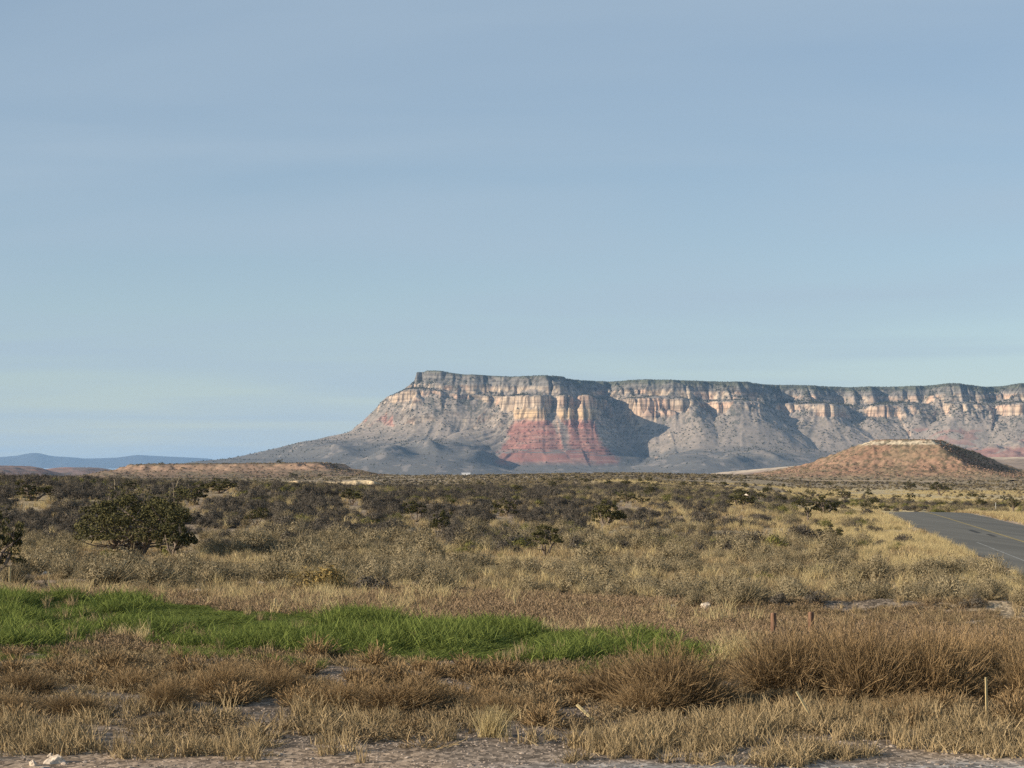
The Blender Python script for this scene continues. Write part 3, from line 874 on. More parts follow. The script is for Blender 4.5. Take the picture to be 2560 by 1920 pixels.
def P_yucca(name, mat, seed, n=46, R=.5):
    r = np.random.default_rng(seed)
    d = unit(rdir(n, r, .05, 1)); L = R * r.uniform(.75, 1.05, n)
    v, f, c = strands(np.zeros((n, 3)) + np.array([0, 0, .05]), d, L, np.stack([d[:, 0] * .03, d[:, 1] * .03, -np.ones(n) * .04], 1), np.full(n, .05), 2, r, .15)
    me = mesh_from(name, v, f, vatt=c); me.materials.append(mat); return me

import bmesh
from mathutils import noise as mnoise
def P_rock(name, mat, seed, sub=2, flat=.6, rough=.25):
    bm = bmesh.new(); bmesh.ops.create_icosphere(bm, subdivisions=sub, radius=1)
    r = random.Random(seed)
    planes = []
    for _ in range(7):
        a = r.uniform(0, 6.28); z = r.uniform(-.4, 1)
        q = math.sqrt(1 - z * z); planes.append((Vector((q * math.cos(a), q * math.sin(a), z)), r.uniform(.55, .85)))
    for vtx in bm.verts:
        c = vtx.co
        for nrm, dd in planes:
            e = c.dot(nrm) - dd
            if e > 0: c -= nrm * e
        c *= 1 + rough * (mnoise.noise(c * 2.3 + Vector((seed * 3.1, 0, 0)))) 
        c.z = max(c.z * flat, -.18)
        vtx.co = c
    me = bpy.data.meshes.new(name); bm.to_mesh(me); bm.free(); me.materials.append(mat)
    at_ = me.attributes.new('v', 'FLOAT', 'POINT'); at_.data.foreach_set('value', np.full(len(me.vertices), .5, np.float32))
    return me

def tube(path, radii, sides=6):
    p = np.asarray(path, float); n = len(p)
    vs, fs = [], []
    tdir = np.gradient(p, axis=0); tdir = unit(tdir)
    ref = np.array([0.31, 0.9, 0.2])
    for i in range(n):
        a = np.cross(tdir[i], ref); a /= np.linalg.norm(a) + 1e-9; b = np.cross(tdir[i], a)
        for k in range(sides):
            t = 2 * math.pi * k / sides
            vs.append(p[i] + radii[i] * (a * math.cos(t) + b * math.sin(t)))
    for i in range(n - 1):
        for k in range(sides):
            k2 = (k + 1) % sides
            fs.append((i * sides + k, i * sides + k2, (i + 1) * sides + k2, (i + 1) * sides + k))
    return np.array(vs), np.array(fs)

def limb_path(p0, d, L, r, k=6, wob=.16, lift=.25):
    pts = [np.array(p0, float)]; d = np.array(d, float); d /= np.linalg.norm(d)
    for i in range(k):
        d = d + r.normal(0, wob, 3) + np.array([0, 0, lift / k]); d /= np.linalg.norm(d)
        pts.append(pts[-1] + d * L / k)
    return np.array(pts)

def juniper_meshes(seed, W=3.2, H=2.8, stems=4, clumps=46, per=90, leaf=.085, bare=.22, spread=1.0):
    """trunk with limbs, and a crown of leaf clumps with gaps; unit metres"""
    r = np.random.default_rng(seed)
    tv, tf, o = [], [], 0
    tips = []
    for i in range(stems):
        a = 2 * math.pi * i / stems + r.uniform(-.5, .5)
        out = r.uniform(.35, .9) * spread
        d = np.array([math.cos(a) * out, math.sin(a) * out, 1.0])
        L = r.uniform(.62, .85) * H
        path = limb_path((r.normal(0, .06), r.normal(0, .06), -.05), d, L, r, 7)
        R0 = .05 * H * r.uniform(.7, 1.1)
        v, f = tube(path, np.linspace(R0, R0 * .28, len(path)))
        tv.append(v); tf.append(f + o); o += len(v); tips.append(path[-1])
        for j in range(5):
            q = path[r.integers(2, len(path))]
            a2 = r.uniform(0, 6.28)
            d2 = np.array([math.cos(a2) * 1.0 * spread, math.sin(a2) * 1.0 * spread, r.uniform(-.1, .9)])
            p2 = limb_path(q, d2, r.uniform(.25, .45) * W, r, 5, .25)
            v, f = tube(p2, np.linspace(R0 * .42, R0 * .10, len(p2)), 5)
            tv.append(v); tf.append(f + o); o += len(v); tips += [p2[-1], p2[-2]]
    tm = (np.concatenate(tv), np.concatenate(tf))
    cen = []
    for i in range(clumps):
        if i < len(tips) and r.random() < .7:
            c = tips[i] + r.normal(0, .08, 3) * W
        else:
            dd = rdir(1, r, -.15, 1)[0] * r.uniform(.55, 1) 
            c = np.array([dd[0] * W * .46, dd[1] * W * .46, H * (bare + (1 - bare) * (.35 + .60 * dd[2]))])
        c[2] = np.clip(c[2], H * bare, H * .97)
        q = math.hypot(c[0], c[1]) / (W * .47)
        if q > 1: c[:2] /= q
        cen.append(c)
    cen = np.array(cen)
    parts = []
    for c in cen:
        n = int(per * r.uniform(.6, 1.4)); rad = W * r.uniform(.045, .115)
        dd = rdir(n, r, -.7, 1)
        p = c + dd * (rad * r.uniform(.3, 1, n) ** .6)[:, None] * np.array([1, 1, .8])
        parts.append(leaves(p, dd * .6 + rdir(n, r, -1, 1) * .8, leaf * r.uniform(.6, 1.3, n), r, 1.8))
    v, f, c = join(parts)
    return tm, (v, f, c)

def make_juniper(name, loc, W, H, src, label, group=None, cat='tree', rz=0.0, crown_mat=None):
    """src: (trunk mesh, crown mesh, W0, H0)"""
    e = bpy.data.objects.new(name, None); col.objects.link(e)
    e.empty_display_size = .3
    e.location = (loc[0], loc[1], loc[2] - .04); e.rotation_euler = (0, 0, rz)
    e.scale = (W / src[2], W / src[2], H / src[3])
    tag(e, label, cat, group)
    for nm, me in (('trunk', src[0]), ('crown', src[1])):
        o = bpy.data.objects.new(nm, me); col.objects.link(o); o.parent = e
    return e

JUN = []
for i, kw in enumerate([dict(), dict(stems=3, bare=.10, clumps=52), dict(stems=5, bare=.06, clumps=50), dict(stems=3, bare=.14, clumps=36)]):
    tm, cm_ = juniper_meshes(500 + i, **kw)
    t_me = mesh_from('juniper_trunk', tm[0], tm[1]); t_me.materials.append(MT['bark'])
    c_me = mesh_from('juniper_crown', cm_[0], cm_[1], vatt=cm_[2]); c_me.materials.append(MT['juniper'])
    JUN.append((t_me, c_me, 3.2, 2.8))
tm, cm_ = juniper_meshes(541, W=7.0, H=4.0, stems=8, clumps=112, per=115, leaf=.088, bare=.33, spread=1.35)
BIGJ = (mesh_from('juniper_trunk', tm[0], tm[1]), mesh_from('juniper_crown', cm_[0], cm_[1], vatt=cm_[2]), 7.0, 4.0)
BIGJ[0].materials.append(MT['bark']); BIGJ[1].materials.append(MT['juniper'])

# single trees, one by one: x, base row, width, height on the 2212-wide view
TREES = [
 (300, 1202, 276, 134, 'B', 'large wide gnarled juniper with several bare forked trunks'),
 (376, 1207, 96, 96, 1, 'darker juniper crowding the right side of the large gnarled one'),
 (-12, 1243, 120, 132, 0, 'dark juniper cut by the left edge, bare pale limbs showing'),
 (72, 1082, 80, 42, 2, 'dark bushy juniper on the crest under the two far hills'),
 (284, 1061, 54, 24, 1, 'small dark juniper on the crest straight above the large juniper'),
 (416, 1090, 66, 46, 2, 'rounded dark juniper, lower left of the pair on the crest'),
 (474, 1066, 84, 34, 1, 'broad dark juniper, upper right of the pair on the crest'),
 (556, 1135, 52, 38, 3, 'dark ragged juniper halfway up the sagebrush slope'),
 (760, 1090, 60, 34, 3, 'olive juniper in front of the pale wash bank'),
 (898, 1128, 62, 46, 3, 'grey-green scraggly juniper right of the slope centre'),
 (950, 1166, 52, 62, 3, 'thin gnarled juniper with pale dead lower branches'),
 (1092, 1114, 52, 38, 0, 'dark upright juniper below the mesa spur'),
 (1312, 1142, 78, 66, 1, 'tall rounded dark green juniper right of centre'),
 (1354, 1086, 44, 25, 2, 'small dark juniper just behind the tall rounded one'),
 (1390, 1090, 26, 18, 2, 'tiny dark juniper beside the pale grass strip'),
 (1180, 1202, 92, 66, 3, 'wide grey-green juniper shrub nearest below the centre slope'),
 (1602, 1098, 62, 36, 1, 'olive-dark juniper under the small pale round marker'),
 (1640, 1080, 26, 18, 2, 'small black-green juniper right of the pale round marker'),
 (1784, 1116, 70, 44, 2, 'full dark juniper left of the road crest'),
 (1732, 1102, 40, 28, 2, 'smaller dark juniper touching the full one by the road'),
 (1792, 1168, 64, 34, 2, 'low olive-green juniper among the straw grass by the road'),
 (1822, 1076, 29, 19, 2, 'round ball-shaped juniper alone on the yellow grass flat'),
 (1890, 1092, 28, 16, 3, 'small dark juniper just above the road crest'),
 (2030, 1070, 50, 28, 3, 'spreading grey-green juniper on the flat below the butte'),
 (1965, 1056, 26, 14, 2, 'small juniper at the foot of the butte'),
 (1120, 1068, 22, 12, 2, 'small juniper far out on the plain below the red spur'),
 (1664, 1052, 16, 10, 2, 'tiny far juniper on the plain, right part'),
]
for i, (x, y, wv, hv, k, lab) in enumerate(TREES):
    p = at2(x, y); sc_ = p[1] / F / S
    src = BIGJ if k == 'B' else JUN[k]
    make_juniper('juniper_tree', p, wv * sc_ * 1.04, hv * sc_ * 1.05, src, lab, 'junipers dotted over the scrub', 'tree', 0.4 if k == 'B' else i * 1.7)
# trees on and below the left low mesa
for (x, yb, dpt, wv, hv, lab) in ((604, 1006, 1640, 14, 10, 'lone dark juniper on top of the low left mesa'),
                             (633, 1030, 1500, 20, 12, 'dark juniper on the slope below the low mesa rim'),
                             (692, 1028, 1500, 12, 9, 'small dark juniper below the right end of the low mesa'),
                             (348, 1006, 1640, 12, 6, 'small dark shrub on the left end of the low mesa rim')):
    sc_ = dpt / F / S
    p = np.array([(x / S - CX) / F * dpt, dpt, CH - (yb / S - HZ) * dpt / F])
    zz = lowmesa(np.array([[p[0], p[0] + .1], [p[0], p[0] + .1]]), np.array([[dpt, dpt], [dpt + .1, dpt + .1]]))[0][0, 0]
    p[2] = max(zz, float(G(p[:1], p[1:2])[0])) - .1
    make_juniper('juniper_tree', p, wv * sc_, hv * sc_, JUN[2], lab, 'junipers on the low mesa', 'tree', x)

TB = np.array([(x / S, y / S, wv / S, hv / S) for x, y, wv, hv, _, _ in TREES] + [(1745 / S, 1128 / S, 12, 16), (2189 / S, 1108 / S, 14, 18)])
def in_sight(x, y):
    # ground points that do not stand right in front of one of the single trees
    px, py = pix(x, y, G(x, y)); k = np.ones(len(x), bool)
    for tx, ty, tw, th in TB:
        k &= ~((np.abs(px - tx) < tw * .5) & (py > ty - th * .35) & (py < ty + min(th * .55, 16)))
    return k
# Joshua trees
def joshua(loc, H, label, seed, rz=0.0):
    r = np.random.default_rng(seed)
    e = bpy.data.objects.new('joshua_tree', None); col.objects.link(e); e.location = loc; e.rotation_euler = (0, 0, rz)
    tag(e, label, 'tree', 'Joshua trees')
    tv, tf, o = [], [], 0; parts = []
    trunk = limb_path((0, 0, -.05), (0.05, 0, 1), H * .5, r, 4, .05)
    v, f = tube(trunk, np.linspace(H * .055, H * .045, len(trunk))); tv.append(v); tf.append(f); o += len(v)
    for i in range(7):
        a = i * 2.4 + r.uniform(-.4, .4)
        d = np.array([math.cos(a) * .9, math.sin(a) * .9, r.uniform(.3, 1.1)])
        pth = limb_path(trunk[r.integers(2, len(trunk))], d, H * r.uniform(.28, .48), r, 4, .12, .6)
        v, f = tube(pth, np.linspace(H * .035, H * .03, len(pth)), 5); tv.append(v); tf.append(f + o); o += len(v)
        for q in (pth[-1], pth[-2], pth[-3]):
            n = 46
            dd = rdir(n, r, -.5, 1)
            parts.append(strands(np.repeat(q[None], n, 0), dd, np.full(n, H * .11), np.zeros((n, 3)), np.full(n, H * .02), 1, r, .2))
    tm = mesh_from('trunk', np.concatenate(tv), np.concatenate(tf)); tm.materials.append(MT['bark'])
    v, f, c = join(parts); cm = mesh_from('crown', v, f, vatt=c); cm.materials.append(MT['juniper'])
    for nm, me in (('trunk', tm), ('crown', cm)):
        q = bpy.data.objects.new(nm, me); col.objects.link(q); q.parent = e
p = at2(2189, 1108); joshua(p, 40 * p[1] / F / S, 'dark green Joshua tree standing right of the road', 61)
p = at2(1745, 1128); joshua(p, 36 * p[1] / F / S, 'thin Joshua tree among shrubs left of the road crest', 67)

# ------------------------------------------------------------------ prototypes for the scatter
SAGE = [P_mound('sagebrush', MT['sage'], 600 + i, 900, .5, .5, .032, lumps=3 + i, twig=16, asp=2.4) for i in range(4)]
OLIVE = [P_mound('shrub', MT['olive'], 620 + i, 1150, .5, .72, .025, lumps=6 + i, twig=150, asp=3.0) for i in range(4)]
BIGO = [P_mound('shrub', MT['olive'], 630 + i, 2600, .5, .72, .020, lumps=12, twig=260, asp=3.0) for i in range(3)]
GSH = [P_mound('shrub', MT['green_shrub'], 640 + i, 420, .5, .55, .045, lumps=6, twig=80, asp=3.2) for i in range(2)]
GOLD = [P_mound('shrub', MT['golden'], 650 + i, 900, .5, .75, .045, lumps=9, twig=60, asp=1.6) for i in range(2)]
THI = [P_twigs('thistle', MT['thistle'], 660 + i, 190, .5, .55, .021) for i in range(3)]
BIGTHI = [P_twigs('thistle', MT['thistle'], 680 + i, 2100, .5, .62, .0055, .08, .2) for i in range(4)]
WEED = [P_twigs('weed', MT['weed'], 690 + i, 30, .35, .26, .022, .05, .4) for i in range(3)]
RED = [P_twigs('weed', MT['redweed'], 700 + i, 36, .40, .30, .024, .05, .4) for i in range(3)]
DRY = [P_grass('dry_grass', MT['dry'], 710 + i, 24 + 3 * i, .40, .019, .44, .075) for i in range(4)]
PALE = [P_grass('pale_grass', MT['pale'], 720 + i, 40, .62, .018, .30, .10) for i in range(3)]
GRN = [P_grass('green_grass', MT['greengrass'], 730 + i, 20, .52, .030, .36, .14, .45) for i in range(4)]
YUC = [P_yucca('yucca', MT['yucca'], 740 + i) for i in range(2)]
PEB = [P_rock('pebble', MT['pebble'], 750 + i, 1, .6, .2) for i in range(3)]
ROCK = [P_rock('boulder', MT['stone'], 760 + i, 3, .75, .25) for i in range(5)]
GROCK = [P_rock('boulder', MT['greystone'], 770 + i, 3, .7, .25) for i in range(3)]

def as_object(me):
    o = bpy.data.objects.get('source_' + me.name)
    return o or bpy.data.objects.new('source_' + me.name, me)

def stuff(name, protos, pts, scl, label, zscl=None):
    """one object for what nobody could count: plants scattered over points"""
    n = len(pts)
    me = bpy.data.meshes.new(name)
    me.vertices.add(n); me.vertices.foreach_set('co', np.asarray(pts, np.float32).ravel())
    def attr(nm, ty, dat, key='value'):
        a = me.attributes.new(nm, ty, 'POINT'); a.data.foreach_set(key, np.ascontiguousarray(dat).ravel())
    sv = np.stack([scl, scl, scl if zscl is None else zscl], 1).astype(np.float32)
    attr('scl', 'FLOAT_VECTOR', sv, 'vector')
    rv = np.zeros((n, 3), np.float32); rv[:, 2] = rng.uniform(0, 6.28, n)
    attr('rot', 'FLOAT_VECTOR', rv, 'vector')
    attr('idx', 'INT', rng.integers(0, len(protos), n).astype(np.int32))
    c = bpy.data.collections.new('source_' + name)
    for i, p in enumerate(protos):
        q = as_object(p)
        c.objects.link(q)
    o = link(name, me); tag(o, label, None, None, 'stuff')
    ng = bpy.data.node_groups.new(name, 'GeometryNodeTree')
    ng.interface.new_socket('Geometry', in_out='INPUT', socket_type='NodeSocketGeometry')
    ng.interface.new_socket('Geometry', in_out='OUTPUT', socket_type='NodeSocketGeometry')
    gi = N(ng, 'NodeGroupInput'); go = N(ng, 'NodeGroupOutput')
    ci = N(ng, 'GeometryNodeCollectionInfo'); ci.inputs['Collection'].default_value = c
    ci.inputs['Separate Children'].default_value = True; ci.inputs['Reset Children'].default_value = True
    ip = N(ng, 'GeometryNodeInstanceOnPoints'); ip.inputs['Pick Instance'].default_value = True
    def na(nm, ty):
        a = N(ng, 'GeometryNodeInputNamedAttribute', data_type=ty); a.inputs['Name'].default_value = nm
        return [k for k in a.outputs if k.enabled and k.name == 'Attribute'][0]
    ng.links.new(gi.outputs[0], ip.inputs['Points']); ng.links.new(ci.outputs[0], ip.inputs['Instance'])
    ng.links.new(na('idx', 'INT'), ip.inputs['Instance Index'])
    ng.links.new(na('scl', 'FLOAT_VECTOR'), ip.inputs['Scale'])
    ng.links.new(na('rot', 'FLOAT_VECTOR'), ip.inputs['Rotation'])
    ng.links.new(ip.outputs[0], go.inputs[0])
    md = o.modifiers.new('scatter', 'NODES'); md.node_group = ng
    return o

def field(d0, d1, n, umin=-.27, umax=.27, power=1.0):
    """random ground points between two distances, inside the view and a little beyond"""
    d = np.sqrt(rng.uniform(d0 ** 2, d1 ** 2, n)) if power == 1.0 else d0 * (d1 / d0) ** rng.uniform(0, 1, n)
    x = d * rng.uniform(umin, umax, n) + rng.uniform(-2, 2, n)
    return x, d
def off_road(x, y, m=.4):
    r = x - road_left(y)
    return ~((r > -m) & (r < RW + m) & (y < 330))
def pts3(x, y, dz=0.0):
    return np.stack([x, y, G(x, y) + dz], 1)

# green field outline (ground plan, metres): upper and lower edge as picture rows against picture columns
GU = (np.array([-80, 0, 134, 278, 463, 520, 555, 600, 650, 671, 713]), np.array([598, 600, 606, 618, 628, 634, 640, 639, 642, 651, 657.]))
GL = (np.array([-80, 0, 50, 85, 105, 125, 150, 230, 280, 393, 463, 560, 625, 680, 713]), np.array([647, 647, 648, 643, 633, 636, 642, 649, 653, 658, 662, 661, 662, 665, 664.]))
def in_green(x, y, soft=0.0):
    px = CX + F * x / y; py = HZ + F * CH / y
    wob = (fbm(x / 1.6, y / 1.6, 801, 3) - .5) * 9
    u = np.interp(px, *GU); l = np.interp(px, *GL)
    return (px < 716) & (py > u + wob * .4 - soft) & (py < l + wob + soft)

# ---- green grass
x, y = field(56, 92, 44000, -.27, .11)
k = in_green(x, y) & (fbm(x / 1.1, y / 1.8, 813, 3) + rng.uniform(-.1, .1, len(x)) > .28); x, y = x[k], y[k]
hgt = .28 + 1.35 * sstep(.30, .70, fbm(x / 2.4, y / 4.2, 811, 3)) 
hgt = np.maximum(hgt, .75 * sstep(-.005, .03, x / y) + .3)
stuff('green_grass', GRN, pts3(x, y), np.ones(len(x)) * rng.uniform(.8, 1.4, len(x)), 'lush green grass growing in a long wedge', hgt * rng.uniform(.65, 1.15, len(x)))
x, y = field(58, 90, 3000, -.27, .10)
k = in_green(x, y) & (fbm(x / 2.4, y / 4.2, 811, 3) > .46); x, y = x[k], y[k]
stuff('green_grass', GRN, pts3(x, y), rng.uniform(1.1, 1.7, len(x)), 'taller green tufts rising from the green wedge', rng.uniform(1.2, 1.9, len(x)))
x, y = field(57, 91, 1500, -.27, .11)
k = in_green(x, y, 3) & (fbm(x / 1.7, y / 2.6, 817, 3) > .56); x, y = x[k], y[k]
stuff('dead_stems', DRY, pts3(x, y), rng.uniform(.6, 1.2, len(x)), 'dead straw stems mixed into the green grass', rng.uniform(.9, 1.7, len(x)))
# sparse green tufts along its lower edge
x, y = field(52, 62, 5200, -.27, .09)
k = in_green(x, y, 12) & ~in_green(x, y) & (fbm(x / 1.3, y / 1.3, 815, 2) > .5); x, y = x[k], y[k]
stuff('green_grass', GRN, pts3(x, y), rng.uniform(.35, .7, len(x)), 'sparse short green tufts in the dry grass below the green wedge')

# ---- foreground dry grass and brown weeds
x, y = field(36.4, 66, 38000)
dn = fbm(x / 1.8, y / 2.4, 821, 4)
band = np.interp(y, [36, 37, 44, 47, 52, 55, 60, 66], [.8, 1.0, .9, .40, .25, .6, .9, .8])
pr = band * sstep(.48, .62, dn + .05 * (band - .5))
k = ~in_green(x, y) & (rng.random(len(x)) < pr * .34) & (y + (fbm(x / 2, y / 2, 823, 2) - .5) * 3 > np.where(x < -3.2, 38.7, 37.3))
x, y = x[k], y[k]
hh = np.interp(y, [38, 45, 50, 54, 60], [1.0, 1.0, .8, .55, .55])
stuff('dry_grass', DRY, pts3(x, y), np.clip(np.exp(rng.normal(-.1, .35, len(x))), .4, 1.8), 'dry straw-coloured grass in the foreground', hh * rng.uniform(.35, 1.25, len(x)) * (.55 + .8 * fbm(x / 3, y / 3, 825, 2)))
x, y = field(39.8, 66, 26000)
dn = fbm(x / 1.7, y / 2.4, 831, 4)
k = ~in_green(x, y) & (rng.random(len(x)) < sstep(.52, .62, dn) * np.interp(y, [39, 43, 47, 54, 58], [.12, .22, .40, .42, .3]))
x, y = x[k], y[k]
stuff('brown_weeds', WEED, pts3(x, y), rng.uniform(.45, 1.35, len(x)), 'low brown dried weeds matted over the foreground')
# ---- rusty weeds behind the green
x, y = field(62, 100, 30000)
px = CX + F * x / y; py = HZ + F * CH / y
lim = np.interp(px, [0, 140, 280, 460, 640, 1024], [588, 596, 590, 590, 604, 640])
k = ~in_green(x, y) & (py > lim + (fbm(x / 5, y / 5, 841, 3) - .5) * 16) & (fbm(x / 3, y / 3, 843, 3) + rng.uniform(-.15, .15, len(x)) > .40 + .16 * sstep(640, 700, px) * sstep(640, 632, py))
x, y = x[k], y[k]
stuff('rusty_weeds', RED, pts3(x, y), rng.uniform(.6, 1.2, len(x)), 'rust-brown dried weeds behind the green grass')
# ---- pale gold grass: verge, flats, tufts in the scrub belt
x, y = field(90, 300, 60000, .05, .27)
r = x - road_left(y)
pv_ = np.exp(-((r + 3.5) / 4.2) ** 2) * (r < -.3) + np.exp(-((r - RW - 4) / 3.0) ** 2) * (r > RW + .8) * .7
k = (rng.random(len(x)) < pv_ * .8) & (fbm(x / 3, y / 6, 851, 3) + rng.uniform(-.1, .1, len(x)) > .50)
x, y = x[k], y[k]
stuff('verge_grass', PALE, pts3(x, y), rng.uniform(.6, 1.1, len(x)), 'pale gold grass along the road edges', rng.uniform(.5, 1.15, len(x)))
x, y = field(64, 300, 80000)
k = ~in_green(x, y) & off_road(x, y) & (fbm(x / 6, y / 9, 861, 3) + rng.uniform(-.14, .14, len(x)) > .50) & (rng.random(len(x)) < np.where(y < 140, .9, .5) * np.where((x / y < .02) & (y > 140), .35, 1))
x, y = x[k], y[k]
stuff('straw_grass', DRY + PALE[:1], pts3(x, y), rng.uniform(.7, 1.5, len(x)), 'straw-coloured grass between the desert shrubs')
x, y = field(270, 760, 30000, .04, .27)
k = off_road(x, y) & (fbm(x / 14, y / 40, 863, 3) > .42)
x, y = x[k], y[k]
stuff('straw_grass', PALE, pts3(x, y), rng.uniform(.7, 1.3, len(x)), 'pale yellow grass on the flats beyond the road', rng.uniform(.4, .8, len(x)))

x, y = field(68, 150, 26000)
k = ~in_green(x, y) & off_road(x, y) & (rng.random(len(x)) < np.where((y < 84) & (x > 5), .32, .55)) & (fbm(x / 2.5, y / 4, 865, 3) > .40)
x, y = x[k], y[k]
stuff('straw_grass', DRY, pts3(x, y), rng.uniform(.5, 1.2, len(x)), 'grey straw and stubble under the shrub belt', rng.uniform(.35, 1.1, len(x)))
x, y = field(66, 84, 6500, .03, .27)
k = fbm(x / 2, y / 2, 867, 2) > .45; x, y = x[k], y[k]
stuff('bank_weeds', WEED + RED[:1], pts3(x, y), rng.uniform(.3, .8, len(x)), 'sparse low weeds on the gravel bank')

# ---- shrubs one can tell apart are things; the rest of the scrub is a mass
ORD = ['nearest', 'second nearest', 'third nearest', 'fourth nearest', 'fifth nearest', 'sixth nearest', 'seventh nearest', 'eighth nearest', 'ninth nearest', 'tenth nearest', 'eleventh nearest', 'twelfth nearest', 'thirteenth nearest', 'fourteenth nearest', 'fifteenth nearest', 'sixteenth nearest', 'seventeenth nearest', 'eighteenth nearest', 'nineteenth nearest', 'twentieth nearest'] + ['twenty-%s nearest' % q for q in ('first', 'second', 'third', 'fourth', 'fifth', 'sixth', 'seventh', 'eighth', 'ninth')] + ['thirtieth nearest']
LAND = [(298, 1150, 'the large gnarled juniper'), (5, 1180, 'the left-edge juniper'), (72, 1065, 'the crest juniper below the far hills'),
 (430, 1070, 'the juniper pair on the crest'), (556, 1120, 'the ragged slope juniper'), (760, 1078, 'the juniper before the wash bank'),
 (898, 1108, 'the scraggly grey-green juniper'), (950, 1140, 'the thin gnarled juniper'), (1092, 1098, 'the upright juniper below the spur'),
 (1312, 1115, 'the tall rounded juniper'), (1180, 1175, 'the wide juniper shrub'), (1602, 1085, 'the pale round marker'),
 (1770, 1100, 'the full juniper by the road'), (1792, 1152, 'the low olive-green juniper'), (1745, 1115, 'the thin Joshua tree'),
 (142, 1234, 'the upright white rock'), (566, 1266, 'the long grey slab'), (700, 1250, 'the golden-leaved shrub'), (942, 1250, 'the tall grey-green shrub'),
 (1052, 1240, 'the dark yucca'), (1190, 1280, 'the pale stone heap'), (1400, 1242, 'the belt yucca right of centre'), (1525, 1306, 'the pinkish boulder'),
 (1610, 1280, 'the broad olive shrub'), (1671, 1340, 'the left brown post'), (1752, 1340, 'the right brown post'), (1760, 1230, 'the yellow-green shrub by the road bank'),
 (1560, 1188, 'the stony-patch yucca'), (2080, 1230, 'the road corner'), (2189, 1090, 'the Joshua tree right of the road'),
 (365, 1500, 'the round reddish dry bush'), (490, 1475, 'the round brown dry bush'), (60, 1478, 'the left-edge dry bush'), (860, 1510, 'the wide centre dry bush'),
 (1270, 1545, 'the fallen short board'), (1742, 1530, 'the leaning stake'), (2131, 1510, 'the upright stake'), (1450, 1465, 'the wide right dry bush'),
 (1065, 1560, 'the upright pale straw clump'), (118, 1640, 'the angular block'), (1885, 1440, 'the tallest dry bush')]
LXY = np.array([(a / S, b / S) for a, b, _ in LAND])
def name_by_place(items, kind):
    """items: [(object, px, py)] -> a label each, counted outward from a landmark"""
    by = {}
    for o, px, py in items:
        dx = px - LXY[:, 0]; dy = (py - LXY[:, 1]) * 1.6
        k = int(np.argmin(dx * dx + dy * dy))
        side = ('left of' if dx[k] < 0 else 'right of') if abs(dx[k]) > abs(dy[k]) else ('above' if dy[k] < 0 else 'below')
        by.setdefault((k, side), []).append((dx[k] ** 2 + dy[k] ** 2, o))
    for (k, side), l in by.items():
        l.sort(key=lambda t: t[0])
        for i, (_, o) in enumerate(l):
            o['label'] = '%s %s %s %s' % (ORD[i] if i < 30 else 'outlying', kind, side, LAND[k][2])

def shrubs(name, protos, x, y, s, zs, nmax, label, cat, group, mass_label):
    p = pts3(x, y, -.02)
    show = s / y
    px, py = pix(x, y, p[:, 2])
    vis = (px > -6) & (px < 1030)
    order = np.argsort(-(show * vis))[:nmax]
    pick = np.zeros(len(x), bool); pick[order] = True; pick &= vis
    made = []
    for i in np.nonzero(pick)[0]:
        me = protos[rng.integers(0, len(protos))]
        o = bpy.data.objects.new(name, me); col.objects.link(o)
        o.location = p[i]; o.rotation_euler = (rng.uniform(-.22, .22) * (name == 'dry_thistle'), rng.uniform(-.22, .22) * (name == 'dry_thistle'), rng.uniform(0, 6.28)); o.scale = (s[i], s[i], zs[i])
        tag(o, label, cat, group); made.append((o, px[i], py[i] - F * zs[i] * .25 / y[i]))
    name_by_place(made, label)
    if (~pick).any():
        stuff(name + '_scrub', protos, p[~pick], s[~pick], mass_label, zs[~pick])

# dark sagebrush over the slope
x, y = field(128, 430, 34000, -.28, .27)
u = x / y
den = lerp(1.0, .26, sstep(-.03, .07, u)) * lerp(1, .40, sstep(.10, .16, u)) * sstep(126, 146, y + (fbm(x / 12, y / 12, 871, 2) - .5) * 24 + u * 60)
k = off_road(x, y, 3) & (rng.random(len(x)) < den * sstep(.30, .50, fbm(x / 7, y / 7, 873, 3)) * 1.0)
x, y = x[k], y[k]; k = in_sight(x, y); x, y = x[k], y[k]
s_ = np.clip(np.exp(rng.normal(.26, .33, len(x))), .5, 2.4)
shrubs('sagebrush', SAGE, x, y, s_, s_ * rng.uniform(.75, 1.1, len(x)), 300, 'dark grey sagebrush mound', 'shrub',
       'dark grey sagebrush mounds on the slope', 'dark sagebrush covering the upper slope')
# olive scrub belt
x, y = field(72, 152, 9000)
px = CX + F * x / y; py = HZ + F * CH / y
lim = np.interp(px, [0, 90, 140, 280, 460, 640, 700, 1024], [576, 580, 590, 590, 588, 600, 606, 612])
jx = ((px > 100) & (px < 180) & (py < 574) & (py > 548)) 
k = off_road(x, y, 1.5) & ((y < 112) | off_road(x, y, 8)) & ~jx & (py < lim + 2) & (fbm(x / 8, y / 8, 881, 3) + rng.uniform(-.1, .1, len(x)) > .46) & (rng.random(len(x)) < lerp(.46, .30, sstep(-.04, .06, x / y)))
x, y = x[k], y[k]; k = in_sight(x, y); x, y = x[k], y[k]
s_ = np.clip(np.exp(rng.normal(.0, .38, len(x))), .4, 2.1)
shrubs('olive_shrub', OLIVE, x, y, s_, s_ * rng.uniform(.7, 1.1, len(x)), 300, 'olive-grey bushy shrub', 'shrub',
       'olive shrubs of the middle belt', 'olive-grey scrub filling the middle belt')
